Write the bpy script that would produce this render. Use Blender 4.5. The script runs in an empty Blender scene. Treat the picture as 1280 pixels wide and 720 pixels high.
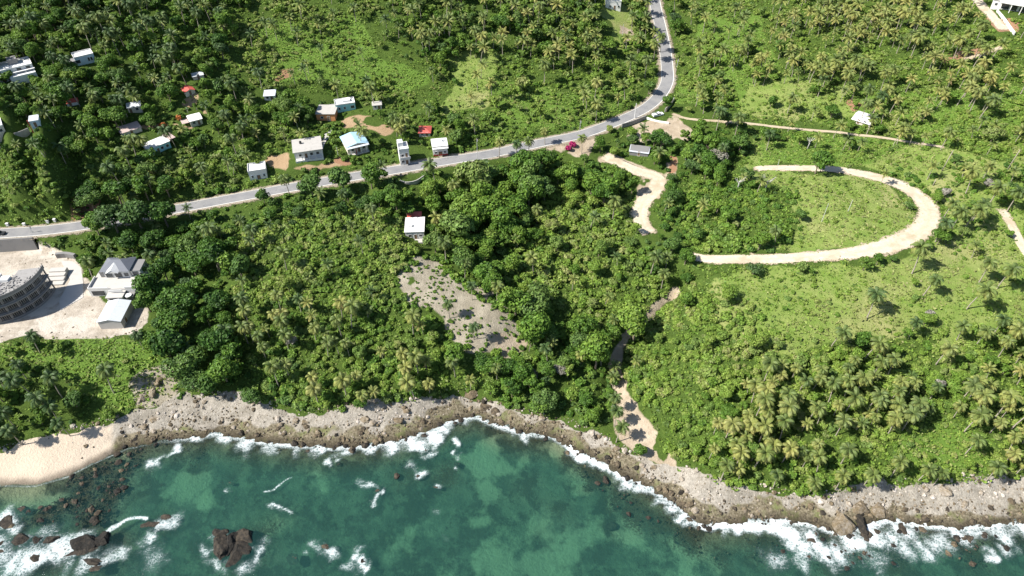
import bpy, math
import numpy as np

# ------------------------------------------------------------------ camera, sky, sun, exposure
scene = bpy.context.scene
COL = scene.collection
CAM_H, PITCH, LENS = 178.0, 43.0, 24.0
cam_data = bpy.data.cameras.new("camera")
cam = bpy.data.objects.new("camera", cam_data)
COL.objects.link(cam)
cam.location = (0, 0, CAM_H)
cam.rotation_euler = (math.radians(90 - PITCH), 0, 0)
cam_data.lens = LENS
cam_data.sensor_width = 36
cam_data.clip_start = 1
cam_data.clip_end = 6000
scene.camera = cam

SUN_EL, SHADOW_AZ = 46.0, 15.0          # shadows fall towards +X, a little towards +Y
world = bpy.data.worlds.new("World")
scene.world = world
world.use_nodes = True
wn = world.node_tree
bg = wn.nodes["Background"]
sky = wn.nodes.new("ShaderNodeTexSky")
sky.sky_type = 'NISHITA'
sky.sun_disc = False
sky.sun_elevation = math.radians(SUN_EL)
sky.sun_rotation = math.radians(90 - (180 + SHADOW_AZ))
sky.air_density = 1.0
sky.dust_density = 0.6
wn.links.new(sky.outputs[0], bg.inputs[0])
bg.inputs[1].default_value = 0.08
sun_data = bpy.data.lights.new("sun", 'SUN')
sun_data.energy = 5.0
sun_data.angle = math.radians(0.5)
sun_data.color = (1.0, 0.955, 0.88)
sun = bpy.data.objects.new("sun", sun_data)
COL.objects.link(sun)
sun.rotation_euler = (0, -math.radians(90 - SUN_EL), math.radians(SHADOW_AZ))
sun.location = (-200, -50, 300)
scene.view_settings.view_transform = 'Standard'
scene.view_settings.look = 'None'
scene.view_settings.gamma = 1
scene.view_settings.use_curve_mapping = False
scene.view_settings.exposure = 0.88
scene.cycles.max_bounces = 5
scene.cycles.diffuse_bounces = 2
scene.cycles.glossy_bounces = 2
scene.cycles.transmission_bounces = 3
scene.cycles.transparent_max_bounces = 8
scene.cycles.caustics_reflective = False
scene.cycles.caustics_refractive = False

rng = np.random.default_rng(11)
PI = math.pi
W, HH = 1280.0, 720.0
F = W * LENS / 36.0
cp, sp_ = math.cos(math.radians(PITCH)), math.sin(math.radians(PITCH))

def project(x, y, z):
    x, y, z = np.broadcast_arrays(np.asarray(x, float), np.asarray(y, float), np.asarray(z, float))
    dz = z - CAM_H
    zc = y * cp - dz * sp_
    zc = np.where(zc < 1, 1, zc)
    px = 640 + F * x / zc
    py = 360 - F * (y * sp_ + dz * cp) / zc
    return px, py, zc

def unproject(px, py, z):
    a = (np.asarray(px, float) - 640) / F
    b = -(np.asarray(py, float) - 360) / F
    dy = cp + b * sp_
    dz = -sp_ + b * cp
    t = (z - CAM_H) / dz
    return a * t, dy * t

# ------------------------------------------------------------------ noise
_tabs = {}
def vnoise(x, y, scale, seed=0):
    if seed not in _tabs:
        _tabs[seed] = np.random.default_rng(1000 + seed).random((256, 256))
    T = _tabs[seed]
    u, v = np.asarray(x) / scale, np.asarray(y) / scale
    iu, iv = np.floor(u).astype(int), np.floor(v).astype(int)
    fu, fv = u - iu, v - iv
    fu, fv = fu * fu * (3 - 2 * fu), fv * fv * (3 - 2 * fv)
    a, b = T[iu & 255, iv & 255], T[(iu + 1) & 255, iv & 255]
    c, d = T[iu & 255, (iv + 1) & 255], T[(iu + 1) & 255, (iv + 1) & 255]
    return (a * (1 - fu) + b * fu) * (1 - fv) + (c * (1 - fu) + d * fu) * fv

def fbm(x, y, scale, seed=0, oct=4):
    s, a, t = 0, 1.0, 0
    for k in range(oct):
        s = s + a * vnoise(x, y, scale / 2 ** k, seed + k)
        t += a
        a *= 0.5
    return s / t

def smooth(a, b, x):
    t = np.clip((x - a) / (b - a), 0, 1)
    return t * t * (3 - 2 * t)

def inpoly(px, py, poly):
    px, py = np.asarray(px), np.asarray(py)
    r = np.zeros(px.shape, bool)
    n = len(poly)
    for i in range(n):
        x0, y0 = poly[i]
        x1, y1 = poly[(i + 1) % n]
        if y0 == y1:
            continue
        c = ((y0 > py) != (y1 > py)) & (px < (x1 - x0) * (py - y0) / (y1 - y0) + x0)
        r ^= c
    return r

def polydist(px, py, pts):
    d = np.full(np.shape(px), 1e9)
    for (x0, y0), (x1, y1) in zip(pts[:-1], pts[1:]):
        vx, vy = x1 - x0, y1 - y0
        t = np.clip(((px - x0) * vx + (py - y0) * vy) / (vx * vx + vy * vy + 1e-9), 0, 1)
        d = np.minimum(d, np.hypot(px - x0 - t * vx, py - y0 - t * vy))
    return d

# ------------------------------------------------------------------ terrain heights
SHORE = [(-420, 700), (-160, 628), (0, 606), (45, 607), (85, 595), (120, 577), (160, 560), (200, 552), (232, 549), (270, 542), (320, 551), (370, 557),
         (420, 560), (460, 558), (500, 551), (530, 541), (560, 527), (595, 521), (620, 531), (650, 541), (690, 546),
         (706, 556), (740, 572), (780, 594), (820, 616), (850, 636), (866, 653), (890, 657), (940, 652), (980, 651),
         (1020, 656), (1050, 668), (1080, 655), (1110, 650), (1150, 656), (1200, 661), (1250, 655), (1300, 655), (1480, 668), (1700, 690)]
VEG = [(-420, 650), (-150, 585), (0, 562), (50, 549), (110, 530), (160, 520), (200, 505), (250, 494), (300, 500), (330, 506), (380, 519), (430, 513),
       (480, 508), (540, 501), (580, 491), (610, 500), (650, 511), (700, 521), (740, 534), (775, 556), (830, 577), (870, 592),
       (900, 606), (960, 612), (1010, 620), (1060, 615), (1100, 607), (1150, 607), (1200, 601), (1280, 596), (1480, 600), (1700, 620)]
sx, sy = unproject([p[0] for p in SHORE], [p[1] for p in SHORE], 0.0)
SHX = np.concatenate([[-2600, -900], sx, [900, 2600]])
SHY = np.concatenate([[40, sy[0] - 8], sy, [sy[-1] - 5, 60]])

CTRL = [  # pixel column, pixel row, height in metres
    (0, 550, 4), (-150, 560, 4), (110, 520, 4), (200, 495, 5), (330, 495, 6), (450, 500, 6), (560, 485, 6), (640, 495, 4), (700, 510, 3), (740, 525, 3),
    (0, 430, 12), (-200, 430, 12), (100, 425, 12), (190, 420, 12), (60, 480, 8), (150, 470, 8), (200, 450, 9),
    (0, 330, 11.6), (-200, 330, 12), (100, 340, 11.8), (180, 340, 12), (180, 400, 12),
    (0, 292, 16.5), (60, 287, 16.5), (110, 280, 16.8), (200, 263, 17.5), (280, 250, 18.5), (360, 234, 20), (440, 221, 21), (530, 205, 21.5), (612, 192, 21.5),
    (670, 179, 22), (736, 164, 22.5), (782, 148, 23), (820, 125, 24), (838, 95, 26), (828, 45, 31), (818, 0, 37), (-200, 308, 17),
    (230, 300, 13), (240, 380, 11), (230, 440, 9), (300, 300, 17), (320, 380, 14), (330, 450, 9), (420, 290, 21), (440, 360, 17), (430, 440, 10),
    (480, 250, 21.5), (500, 320, 19), (530, 380, 16), (520, 450, 9), (600, 440, 9), (620, 400, 12), (650, 430, 7),
    (519, 300, 17), (580, 300, 15), (560, 240, 18), (640, 240, 16), (640, 330, 13), (700, 230, 17), (720, 300, 13), (700, 380, 10), (720, 450, 6), (690, 480, 5),
    (760, 205, 20), (800, 250, 18), (815, 295, 17), (780, 330, 13.5), (860, 355, 14), (840, 370, 10.5), (805, 415, 8), (770, 450, 5.5), (772, 490, 4), (800, 540, 3), (840, 575, 3),
    (885, 323, 19), (940, 323, 21), (1000, 322, 23), (1060, 317, 25), (1110, 308, 26.5), (1160, 272, 28), (1140, 238, 28), (1070, 214, 27.5), (1000, 209, 26), (945, 212, 24),
    (1050, 265, 27), (900, 270, 20.5), (880, 380, 16.5), (950, 400, 18.5), (1050, 390, 20.5), (1150, 370, 23), (1260, 370, 24), (1400, 380, 24),
    (860, 460, 12), (830, 510, 7), (900, 550, 7.5), (960, 480, 13), (1100, 460, 15), (1250, 460, 16), (1400, 470, 16), (1000, 560, 8), (1130, 560, 9), (1260, 560, 9), (1400, 570, 8),
    (900, 595, 5), (1000, 608, 5), (1150, 600, 5), (1270, 590, 5),
    (1260, 270, 30), (1400, 270, 32), (1000, 160, 27), (1120, 175, 30), (1230, 180, 34), (1400, 180, 38), (900, 130, 27), (900, 60, 33), (1000, 70, 36), (1120, 80, 40), (1260, 60, 48), (1400, 60, 52),
    (1240, 5, 54), (1100, 5, 46), (950, 5, 41), (870, 20, 36), (1240, -60, 60), (950, -60, 48), (820, -60, 43),
    (700, 120, 27), (640, 140, 26), (700, 60, 34), (620, 60, 36), (740, 10, 40), (640, -10, 45), (560, 90, 32), (540, 150, 25), (540, 30, 42),
    (440, 150, 25), (390, 195, 23), (320, 222, 21), (410, 140, 26), (440, 100, 32), (380, 60, 40), (440, 10, 48), (330, 30, 46), (330, 120, 32),
    (250, 200, 23), (200, 180, 27), (180, 140, 33), (250, 110, 37), (100, 180, 32), (100, 120, 41), (40, 90, 48), (0, 100, 48), (0, 170, 36), (120, 60, 50), (200, 40, 50), (60, 20, 58), (250, 0, 55),
    (140, 250, 19), (60, 265, 20), (0, 270, 20), (-150, 270, 22), (-150, 180, 38), (-150, 90, 52), (-150, 0, 62), (400, -60, 58), (100, -60, 66), (640, -70, 54),
]
ca = np.array(CTRL, float)
cx_, cy_ = unproject(ca[:, 0], ca[:, 1], ca[:, 2])
_D = np.hypot(cx_[:, None] - cx_[None], cy_[:, None] - cy_[None])
_n = len(ca)
_A = np.zeros((_n + 1, _n + 1))
_A[:_n, :_n] = -np.sqrt(_D ** 2 + 9.0) + np.eye(_n) * -1.2
_A[:_n, _n] = 1
_A[_n, :_n] = 1
_wt = np.linalg.solve(_A, np.concatenate([ca[:, 2], [0]]))

def rbf(x, y):
    o = np.full(x.shape, _wt[_n])
    for k in range(_n):
        o -= _wt[k] * np.sqrt((x - cx_[k]) ** 2 + (y - cy_[k]) ** 2 + 9.0)
    return o

def outer(a, b, n, g):
    s = np.cumsum(g ** np.arange(n))
    return a + (b - a) * s / s[-1]

core_x = np.arange(-340, 340.5, 1.0)
core_y = np.arange(58, 445.5, 1.0)
GX = np.concatenate([outer(-340, -2400, 16, 1.35)[::-1], core_x, outer(340, 2400, 16, 1.35)])
GY = np.concatenate([outer(58, -900, 10, 1.5)[::-1], core_y, outer(445, 2600, 18, 1.35)])
X, Y = np.meshgrid(GX, GY, indexing='ij')
cxl, cyl = np.clip(X, -480, 480), np.clip(Y, -50, 560)
base = rbf(cxl, cyl)
base = np.clip(base, 0, 80) + (fbm(X, Y, 22, 3) - .5) * 2.6 * smooth(6, 20, base)
# vegetated ridges with steep cuts between them on the far left slope
def ridge(pts, z, hgt, wid):
    global base
    w = [unproject(p[0], p[1], z) for p in pts]
    d = polydist(X, Y, [(float(a), float(b)) for a, b in w])
    base = base + hgt * np.exp(-(d / wid) ** 2)
ridge([(66, 264), (72, 225), (76, 190)], 24, 9.5, 4.2)
ridge([(30, 264), (34, 225), (36, 190)], 24, 8.5, 4.6)
ridge([(97, 268), (97, 235), (100, 205)], 22, -4.0, 4.0)
ridge([(480, 235), (490, 280), (500, 310)], 21, 2.5, 6.0)
ridge([(850, 365), (805, 415), (772, 450), (766, 480)], 8, -3.2, 3.2)
ys = np.interp(X, SHX, SHY)
slope = np.gradient(np.interp(GX, SHX, SHY), GX)
slope = np.convolve(slope, np.ones(7) / 7, 'same')
SD = (Y - ys) / np.sqrt(1 + slope[:, None] ** 2)        # metres inland of the water's edge
wv = smooth(2, 16, SD)
landz = (1 - wv) * (0.05 + 0.21 * np.clip(SD, 0, 40)) + wv * np.maximum(base, 1.5)
seaz = -0.25 + 0.085 * np.clip(SD, -90, 0) + (fbm(X, Y, 9, 21) - .5) * 1.0 * smooth(0, -6, SD) - 0.02 * np.clip(-SD - 90, 0, 300)
Z = np.where(SD > 0, landz, np.minimum(seaz, -0.12))
Z = np.where(SD < -30, np.minimum(Z, -1.0), Z)

def hz_of(Zg, x, y):
    x, y = np.asarray(x, float), np.asarray(y, float)
    i = np.clip(np.searchsorted(GX, x) - 1, 0, len(GX) - 2)
    j = np.clip(np.searchsorted(GY, y) - 1, 0, len(GY) - 2)
    u = np.clip((x - GX[i]) / (GX[i + 1] - GX[i]), 0, 1)
    v = np.clip((y - GY[j]) / (GY[j + 1] - GY[j]), 0, 1)
    return (Zg[i, j] * (1 - u) + Zg[i + 1, j] * u) * (1 - v) + (Zg[i, j + 1] * (1 - u) + Zg[i + 1, j + 1] * u) * v

def hz(x, y):
    return hz_of(Z, x, y)

def place(px, py):
    px, py = np.asarray(px, float), np.asarray(py, float)
    z = np.full(px.shape, 15.0)
    for _ in range(25):
        x, y = unproject(px, py, z)
        z = 0.55 * z + 0.45 * hz(x, y)
    x, y = unproject(px, py, z)
    return x, y, hz(x, y)

# flat pads
def flatten(poly, z, soft=3):
    global Z
    wx, wy = unproject([p[0] for p in poly], [p[1] for p in poly], z)
    m = inpoly(X, Y, list(zip(wx, wy))).astype(float)
    for _ in range(soft):
        q = m.copy()
        q[1:-1, 1:-1] = (m[1:-1, 1:-1] * 2 + m[:-2, 1:-1] + m[2:, 1:-1] + m[1:-1, :-2] + m[1:-1, 2:]) / 6
        m = q
    Z = Z * (1 - m) + z * m
flatten([(-200, 305), (30, 309), (75, 315), (100, 326), (108, 345), (185, 345), (190, 415), (120, 422), (-200, 432)], 11.6, 4)
flatten([(497, 208), (568, 190), (572, 200), (500, 222)], 21.5, 3)

# roads: smoothed centre lines; the ground is cut just below them
def catmull(P, step=1.2):
    P = np.asarray(P, float)
    Q = np.vstack([2 * P[0] - P[1], P, 2 * P[-1] - P[-2]])
    out = []
    for i in range(1, len(Q) - 2):
        n = max(2, int(np.linalg.norm(Q[i + 1] - Q[i]) / step))
        t = np.linspace(0, 1, n, endpoint=False)[:, None]
        out.append(0.5 * (2 * Q[i] + (Q[i + 1] - Q[i - 1]) * t + (2 * Q[i - 1] - 5 * Q[i] + 4 * Q[i + 1] - Q[i + 2]) * t ** 2 + (3 * Q[i] - Q[i - 1] - 3 * Q[i + 1] + Q[i + 2]) * t ** 3))
    out.append(P[-1:])
    return np.vstack(out)

def road_line(pts):
    a = np.array(pts, float)
    x, y, z = place(a[:, 0], a[:, 1])
    C = catmull(np.stack([x, y], 1))
    z = hz(C[:, 0], C[:, 1])
    k = 9
    zp = np.pad(z, k, mode='edge')
    zz = np.convolve(zp, np.ones(2 * k + 1) / (2 * k + 1), 'same')[k:-k]
    return np.column_stack([C, zz])

def carve(line, half, soft=5.0, drop=0.22):
    global Z
    D = np.full(Z.shape, 1e9)
    T = np.zeros(Z.shape)
    R = half + soft + 1
    for p in line:
        i0, i1 = np.searchsorted(GX, [p[0] - R, p[0] + R])
        j0, j1 = np.searchsorted(GY, [p[1] - R, p[1] + R])
        if i1 <= i0 or j1 <= j0:
            continue
        d = np.hypot(X[i0:i1, j0:j1] - p[0], Y[i0:i1, j0:j1] - p[1])
        s = D[i0:i1, j0:j1]
        m = d < s
        s[m] = d[m]
        T[i0:i1, j0:j1][m] = p[2]
    w = 1 - smooth(half, half + soft, D)
    Z = Z * (1 - w) + (T - drop) * w

def road_at(pts):
    """Centre line through points of known height."""
    a = np.array(pts, float)
    x, y = unproject(a[:, 0], a[:, 1], a[:, 2])
    return catmull(np.column_stack([x, y, a[:, 2]]))
MAIN = road_at([(-260, 312, 17), (-120, 302, 16.6), (0, 292, 16.5), (50, 288.5, 16.5), (100, 282.5, 16.7), (150, 274, 17.1), (200, 265, 17.6), (240, 257.5, 18), (280, 250, 18.5), (320, 242.5, 19.2), (360, 235, 19.9), (400, 228, 20.4),
                (440, 221, 21), (490, 213, 21.4), (530, 206, 21.5), (568, 199.5, 21.5), (612, 192.5, 21.6), (670, 180, 22), (725, 168.5, 22.4), (757, 157.5, 22.7), (782, 147.5, 23), (807, 135, 23.5), (824, 120, 24.3), (833.5, 103, 25.5), (834, 85, 27), (831, 60, 29.5), (826, 35, 32.5), (819, 5, 37), (812, -40, 43)])
carve(MAIN, 4.8, 5.0)
LOOP = road_line([(858, 320), (885, 323), (940, 324), (1000, 322), (1060, 317), (1110, 307), (1145, 292), (1161, 274), (1158, 255), (1138, 238), (1108, 225), (1070, 215.5), (1040, 211), (1000, 209.5), (958, 210), (940, 213)])
carve(LOOP, 4.0, 4.0, 0.15)
SIDE = road_line([(752, 192), (772, 203), (797, 214), (822, 221), (818, 238), (806, 250), (800, 264), (803, 280), (814, 295)])
carve(SIDE, 3.2, 4.0, 0.15)
PATH = road_line([(838, 141), (860, 149), (900, 151), (945, 155), (975, 159), (1010, 162.5), (1045, 165), (1068, 168), (1100, 172), (1147, 178), (1185, 184)])
EASTPATH = road_line([(1250, 258), (1262, 275), (1270, 292), (1284, 316), (1310, 350)])
TOPROAD = road_line([(1205, -25), (1219, -3), (1231, 10), (1244, 24), (1256, 40)])
SPUR = road_line([(1256, 56), (1240, 63), (1222, 70), (1200, 76)])
for l_, h_ in ((PATH, 1.2), (EASTPATH, 1.8), (TOPROAD, 2.8), (SPUR, 1.4)):
    carve(l_, h_, 3.0, 0.12)
wall_k = [(-200, 324), (-100, 315), (0, 306.5), (48, 304), (50, 309), (75, 315), (100, 326), (-200, 345)]
wxk, wyk = unproject([p[0] for p in wall_k], [p[1] for p in wall_k], 11.6)
Z = np.where(inpoly(X, Y, list(zip(wxk, wyk))), 11.6, Z)

# ------------------------------------------------------------------ material helpers
class NT:
    def __init__(self, name):
        self.m = bpy.data.materials.new(name)
        self.m.use_nodes = True
        self.t = self.m.node_tree
        self.t.nodes.clear()
        self.out = self.t.nodes.new("ShaderNodeOutputMaterial")
    def n(self, typ, ins=None, **kw):
        nd = self.t.nodes.new(typ)
        for k, v in kw.items():
            setattr(nd, k, v)
        for k, v in (ins or {}).items():
            self.set(nd.inputs[k], v)
        return nd
    def set(self, sock, v):
        if isinstance(v, bpy.types.NodeSocket):
            self.t.links.new(v, sock)
        elif isinstance(v, tuple) and len(v) == 3 and sock.type == 'RGBA':
            sock.default_value = (*v, 1)
        else:
            sock.default_value = v
    def math(self, op, a, b=0.0, c=None, clamp=False):
        nd = self.n("ShaderNodeMath", {0: a, 1: b}, operation=op, use_clamp=clamp)
        if c is not None:
            self.set(nd.inputs[2], c)
        return nd.outputs[0]
    def mix(self, f, a, b):
        nd = self.n("ShaderNodeMix", data_type='RGBA')
        self.set(nd.inputs[0], f)
        self.set(nd.inputs[6], a)
        self.set(nd.inputs[7], b)
        return nd.outputs[2]
    def noise(self, scale, detail=4, rough=0.6, vec=None, dist=0.0):
        nd = self.n("ShaderNodeTexNoise", {"Scale": scale, "Detail": detail, "Roughness": rough, "Distortion": dist})
        self.set(nd.inputs["Vector"], vec if vec is not None else self.pos())
        return nd.outputs[0]
    def pos(self):
        if not hasattr(self, '_p'):
            self._p = self.n("ShaderNodeNewGeometry").outputs["Position"]
        return self._p
    def ramp(self, f, stops):
        nd = self.n("ShaderNodeValToRGB", {0: f})
        e = nd.color_ramp.elements
        while len(e) < len(stops):
            e.new(0.5)
        for k, (p, c) in enumerate(stops):
            e[k].position = p
            e[k].color = (*c, 1) if len(c) == 3 else c
        return nd.outputs[0]
    def step(self, x, a, b):
        return self.n("ShaderNodeMapRange", {0: x, 1: a, 2: b, 3: 0.0, 4: 1.0}, interpolation_type='SMOOTHSTEP').outputs[0]
    def attr(self, name):
        return self.n("ShaderNodeAttribute", attribute_name=name)
    def bump(self, h, strength=0.5, dist=0.2):
        return self.n("ShaderNodeBump", {"Height": h, "Strength": strength, "Distance": dist}).outputs[0]
    def surf(self, sock):
        self.t.links.new(sock, self.out.inputs[0])
        return self.m
    def bsdf(self, col, rough=0.9, normal=None, spec=0.2, metal=0.0):
        nd = self.n("ShaderNodeBsdfPrincipled", {"Base Color": col, "Roughness": rough, "Specular IOR Level": spec, "Metallic": metal})
        if normal is not None:
            self.set(nd.inputs["Normal"], normal)
        return nd.outputs[0]

def grime(name, col, rough=0.85, amount=0.35, scale=1.2, spec=0.2, metal=0.0, dark=(0.12, 0.11, 0.09)):
    """Painted or rendered surface with uneven weathering."""
    t = NT(name)
    n1 = t.noise(scale, 5, 0.65)
    n2 = t.noise(scale * 7, 3, 0.6)
    f = t.math('MULTIPLY', t.step(t.math('ADD', t.math('MULTIPLY', n1, 0.7), t.math('MULTIPLY', n2, 0.3)), 0.45, 0.75), amount)
    c = t.mix(f, col, dark)
    return t.surf(t.bsdf(c, rough, t.bump(n2, 0.15, 0.05), spec, metal))

# ------------------------------------------------------------------ mesh helpers
def tag(o, label=None, cat=None, group=None, kind=None):
    if label: o["label"] = label
    if cat: o["category"] = cat
    if group: o["group"] = group
    if kind: o["kind"] = kind
    return o

def mesh_np(name, V, Fq, mats=(), midx=None, attrs=None, smooth=False):
    V = np.asarray(V, np.float32)
    Fq = np.asarray(Fq, np.int32)
    me = bpy.data.meshes.new(name)
    k = Fq.shape[1]
    me.vertices.add(len(V))
    me.vertices.foreach_set("co", V.ravel())
    me.loops.add(Fq.size)
    me.loops.foreach_set("vertex_index", Fq.ravel())
    me.polygons.add(len(Fq))
    me.polygons.foreach_set("loop_start", np.arange(0, Fq.size, k, dtype=np.int32))
    for m in mats:
        me.materials.append(m)
    if midx is not None:
        me.polygons.foreach_set("material_index", np.asarray(midx, np.int32))
    me.update(calc_edges=True)
    me.polygons.foreach_set("use_smooth", np.full(len(Fq), smooth))
    for an, av in (attrs or {}).items():
        av = np.asarray(av, np.float32)
        if av.ndim == 1:
            me.attributes.new(an, 'FLOAT', 'POINT').data.foreach_set("value", av)
        else:
            me.attributes.new(an, 'FLOAT_COLOR', 'POINT').data.foreach_set("color", av.ravel())
    return me

def link(name, me, parent=None, loc=(0, 0, 0), rotz=0.0):
    o = bpy.data.objects.new(name, me)
    COL.objects.link(o)
    o.location = loc
    o.rotation_euler = (0, 0, rotz)
    if parent is not None:
        o.parent = parent
    return o

def empty(name, loc, rotz=0.0, **kw):
    o = bpy.data.objects.new(name, None)
    COL.objects.link(o)
    o.empty_display_size = 0.5
    o.location = loc
    o.rotation_euler = (0, 0, rotz)
    return tag(o, **kw)

class MB:
    """Collects small shapes into one mesh."""
    def __init__(self):
        self.v, self.f, self.mi = [], [], []
        self.cur = 0
    def poly(self, pts, mi=None):
        b = len(self.v)
        self.v += [tuple(p) for p in pts]
        self.f.append(tuple(range(b, b + len(pts))))
        self.mi.append(self.cur if mi is None else mi)
        return self
    def box(self, x0, x1, y0, y1, z0, z1, rot=0.0):
        b = len(self.v)
        c = [(x0, y0), (x1, y0), (x1, y1), (x0, y1)]
        if rot:
            mx, my = (x0 + x1) / 2, (y0 + y1) / 2
            cr, sr = math.cos(rot), math.sin(rot)
            c = [(mx + (x - mx) * cr - (y - my) * sr, my + (x - mx) * sr + (y - my) * cr) for x, y in c]
        self.v += [(x, y, z0) for x, y in c] + [(x, y, z1) for x, y in c]
        for q in ((0, 3, 2, 1), (4, 5, 6, 7), (0, 1, 5, 4), (1, 2, 6, 5), (2, 3, 7, 6), (3, 0, 4, 7)):
            self.f.append(tuple(b + i for i in q))
            self.mi.append(self.cur)
        return self
    def tube(self, pts, rads, n=6, cap=True):
        b = len(self.v)
        pts = [np.array(p, float) for p in pts]
        for i, p in enumerate(pts):
            d = pts[min(i + 1, len(pts) - 1)] - pts[max(i - 1, 0)]
            d /= np.linalg.norm(d) + 1e-9
            a = np.cross(d, (0, 1, 0) if abs(d[1]) < 0.9 else (1, 0, 0))
            a /= np.linalg.norm(a)
            c = np.cross(d, a)
            for k in range(n):
                t = 2 * PI * k / n
                self.v.append(tuple(p + rads[i] * (math.cos(t) * a + math.sin(t) * c)))
        for i in range(len(pts) - 1):
            for k in range(n):
                k2 = (k + 1) % n
                self.f.append((b + i * n + k, b + i * n + k2, b + (i + 1) * n + k2, b + (i + 1) * n + k))
                self.mi.append(self.cur)
        if cap:
            self.f.append(tuple(b + k for k in range(n))[::-1])
            self.f.append(tuple(b + (len(pts) - 1) * n + k for k in range(n)))
            self.mi += [self.cur, self.cur]
        return self
    def build(self, name, mats, parent=None, loc=(0, 0, 0), rotz=0.0, smooth=False):
        me = bpy.data.meshes.new(name)
        me.from_pydata(self.v, [], self.f)
        for m in (mats if isinstance(mats, (list, tuple)) else [mats]):
            me.materials.append(m)
        me.polygons.foreach_set("material_index", self.mi)
        if smooth:
            me.polygons.foreach_set("use_smooth", [True] * len(self.f))
        me.update()
        return link(name, me, parent, loc, rotz)

# ------------------------------------------------------------------ what covers the ground where
PXg, PYg, ZCg = project(X, Y, Z)
VEGX, VEGY = [], []
for p in VEG:
    vx, vy = unproject(p[0], p[1], 4.0)
    VEGX.append(float(vx)); VEGY.append(float(vy))
VD = Y - np.interp(X, [-2600] + VEGX + [2600], [VEGY[0]] + VEGY + [VEGY[-1]])   # metres inland of the vegetation edge

YARD = [[(424, 146), (455, 140), (478, 150), (496, 166), (484, 178), (466, 168), (440, 162), (420, 160)],
        [(340, 190), (372, 190), (375, 204), (440, 203), (420, 214), (345, 214), (330, 206)],
        [(165, 152), (200, 148), (228, 150), (230, 158), (200, 162), (170, 160)], [(355, 90), (365, 86), (368, 96), (340, 104)],
        [(232, 118), (250, 118), (262, 132), (262, 150), (228, 158), (222, 148)], [(56, 56), (66, 58), (66, 72), (54, 72)],
        [(484, 208), (512, 200), (565, 190), (560, 182), (545, 196), (500, 200)]]
PADP = [(-300, 305), (30, 306), (74, 313), (98, 324), (106, 345), (130, 378), (184, 385), (188, 402), (172, 418), (120, 424), (60, 424), (30, 419), (0, 430), (-300, 440)]
SLOPE = [(492, 352), (512, 330), (530, 320), (548, 322), (560, 334), (575, 352), (605, 374), (630, 384), (650, 404), (656, 425), (640, 440), (612, 445), (585, 438), (556, 420), (536, 395), (510, 380), (494, 366)]
GULLY = [(848, 358), (852, 364), (834, 378), (812, 398), (796, 416), (785, 426), (778, 440), (776, 462), (784, 478), (784, 490), (796, 507), (810, 524), (824, 547), (842, 572), (846, 590), (815, 578), (790, 562), (770, 548), (766, 530), (769, 512), (770, 495), (764, 478), (760, 460), (764, 440), (776, 420), (800, 395), (834, 366)]
JUNC = [[(782, 160), (806, 150), (836, 152), (862, 150), (866, 170), (836, 180), (800, 178), (786, 170)], [(752, 194), (772, 196), (800, 206), (838, 215), (838, 228), (822, 246), (808, 256), (796, 262), (792, 250), (794, 222), (776, 208), (755, 202)],
        [(690, 178), (722, 178), (745, 172), (752, 188), (730, 196), (700, 190), (650, 198), (640, 192)],
        [(832, 205), (848, 196), (850, 216), (838, 218)], [(760, 27), (788, 28), (788, 38), (766, 38)], [(775, 42), (795, 44), (792, 50), (776, 48)]]
MEADOW = [[(560, 70), (600, 58), (625, 66), (618, 100), (600, 140), (560, 148), (552, 130), (575, 100)],
          [(915, 218), (950, 214), (1045, 213), (1110, 228), (1142, 258), (1140, 285), (1095, 305), (1040, 314), (940, 318), (900, 316), (985, 300), (1000, 270), (985, 240)],
          [(900, 340), (1000, 334), (1070, 328), (1130, 318), (1180, 285), (1180, 250), (1140, 225), (1090, 208), (1200, 196), (1300, 196), (1300, 420), (1180, 425), (1080, 415), (985, 450), (930, 440), (900, 400), (880, 375)],
          [(930, 165), (1060, 172), (1150, 184), (1260, 196), (1100, 212), (1040, 206), (930, 206)],
          [(900, 90), (960, 92), (1060, 100), (1070, 150), (1000, 158), (930, 150), (905, 125)],
          [(750, 0), (790, 0), (790, 60), (755, 60)], [(0, 425), (190, 425), (222, 468), (170, 515), (112, 500), (72, 446), (0, 452)],
          [(1150, 400), (1210, 400), (1230, 470), (1190, 470)], [(880, 20), (905, 24), (930, 60), (920, 80), (890, 60)]]
LUSH = [[(1060, 112), (1300, 112), (1300, 196), (1130, 180), (1070, 150)], [(870, 20), (950, 20), (965, 90), (920, 140), (850, 130)], [(600, 100), (700, 110), (800, 120), (740, 155), (620, 168)], [(-100, 425), (190, 425), (222, 468), (170, 518), (112, 505), (72, 446), (-100, 460)], [(1120, 528), (1200, 525), (1240, 560), (1230, 598), (1130, 600)],
        [(930, 165), (1060, 172), (1140, 184), (1080, 206), (960, 206)], [(330, 30), (450, 20), (480, 70), (545, 90), (500, 120), (420, 100), (330, 110), (300, 70)]]

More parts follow.
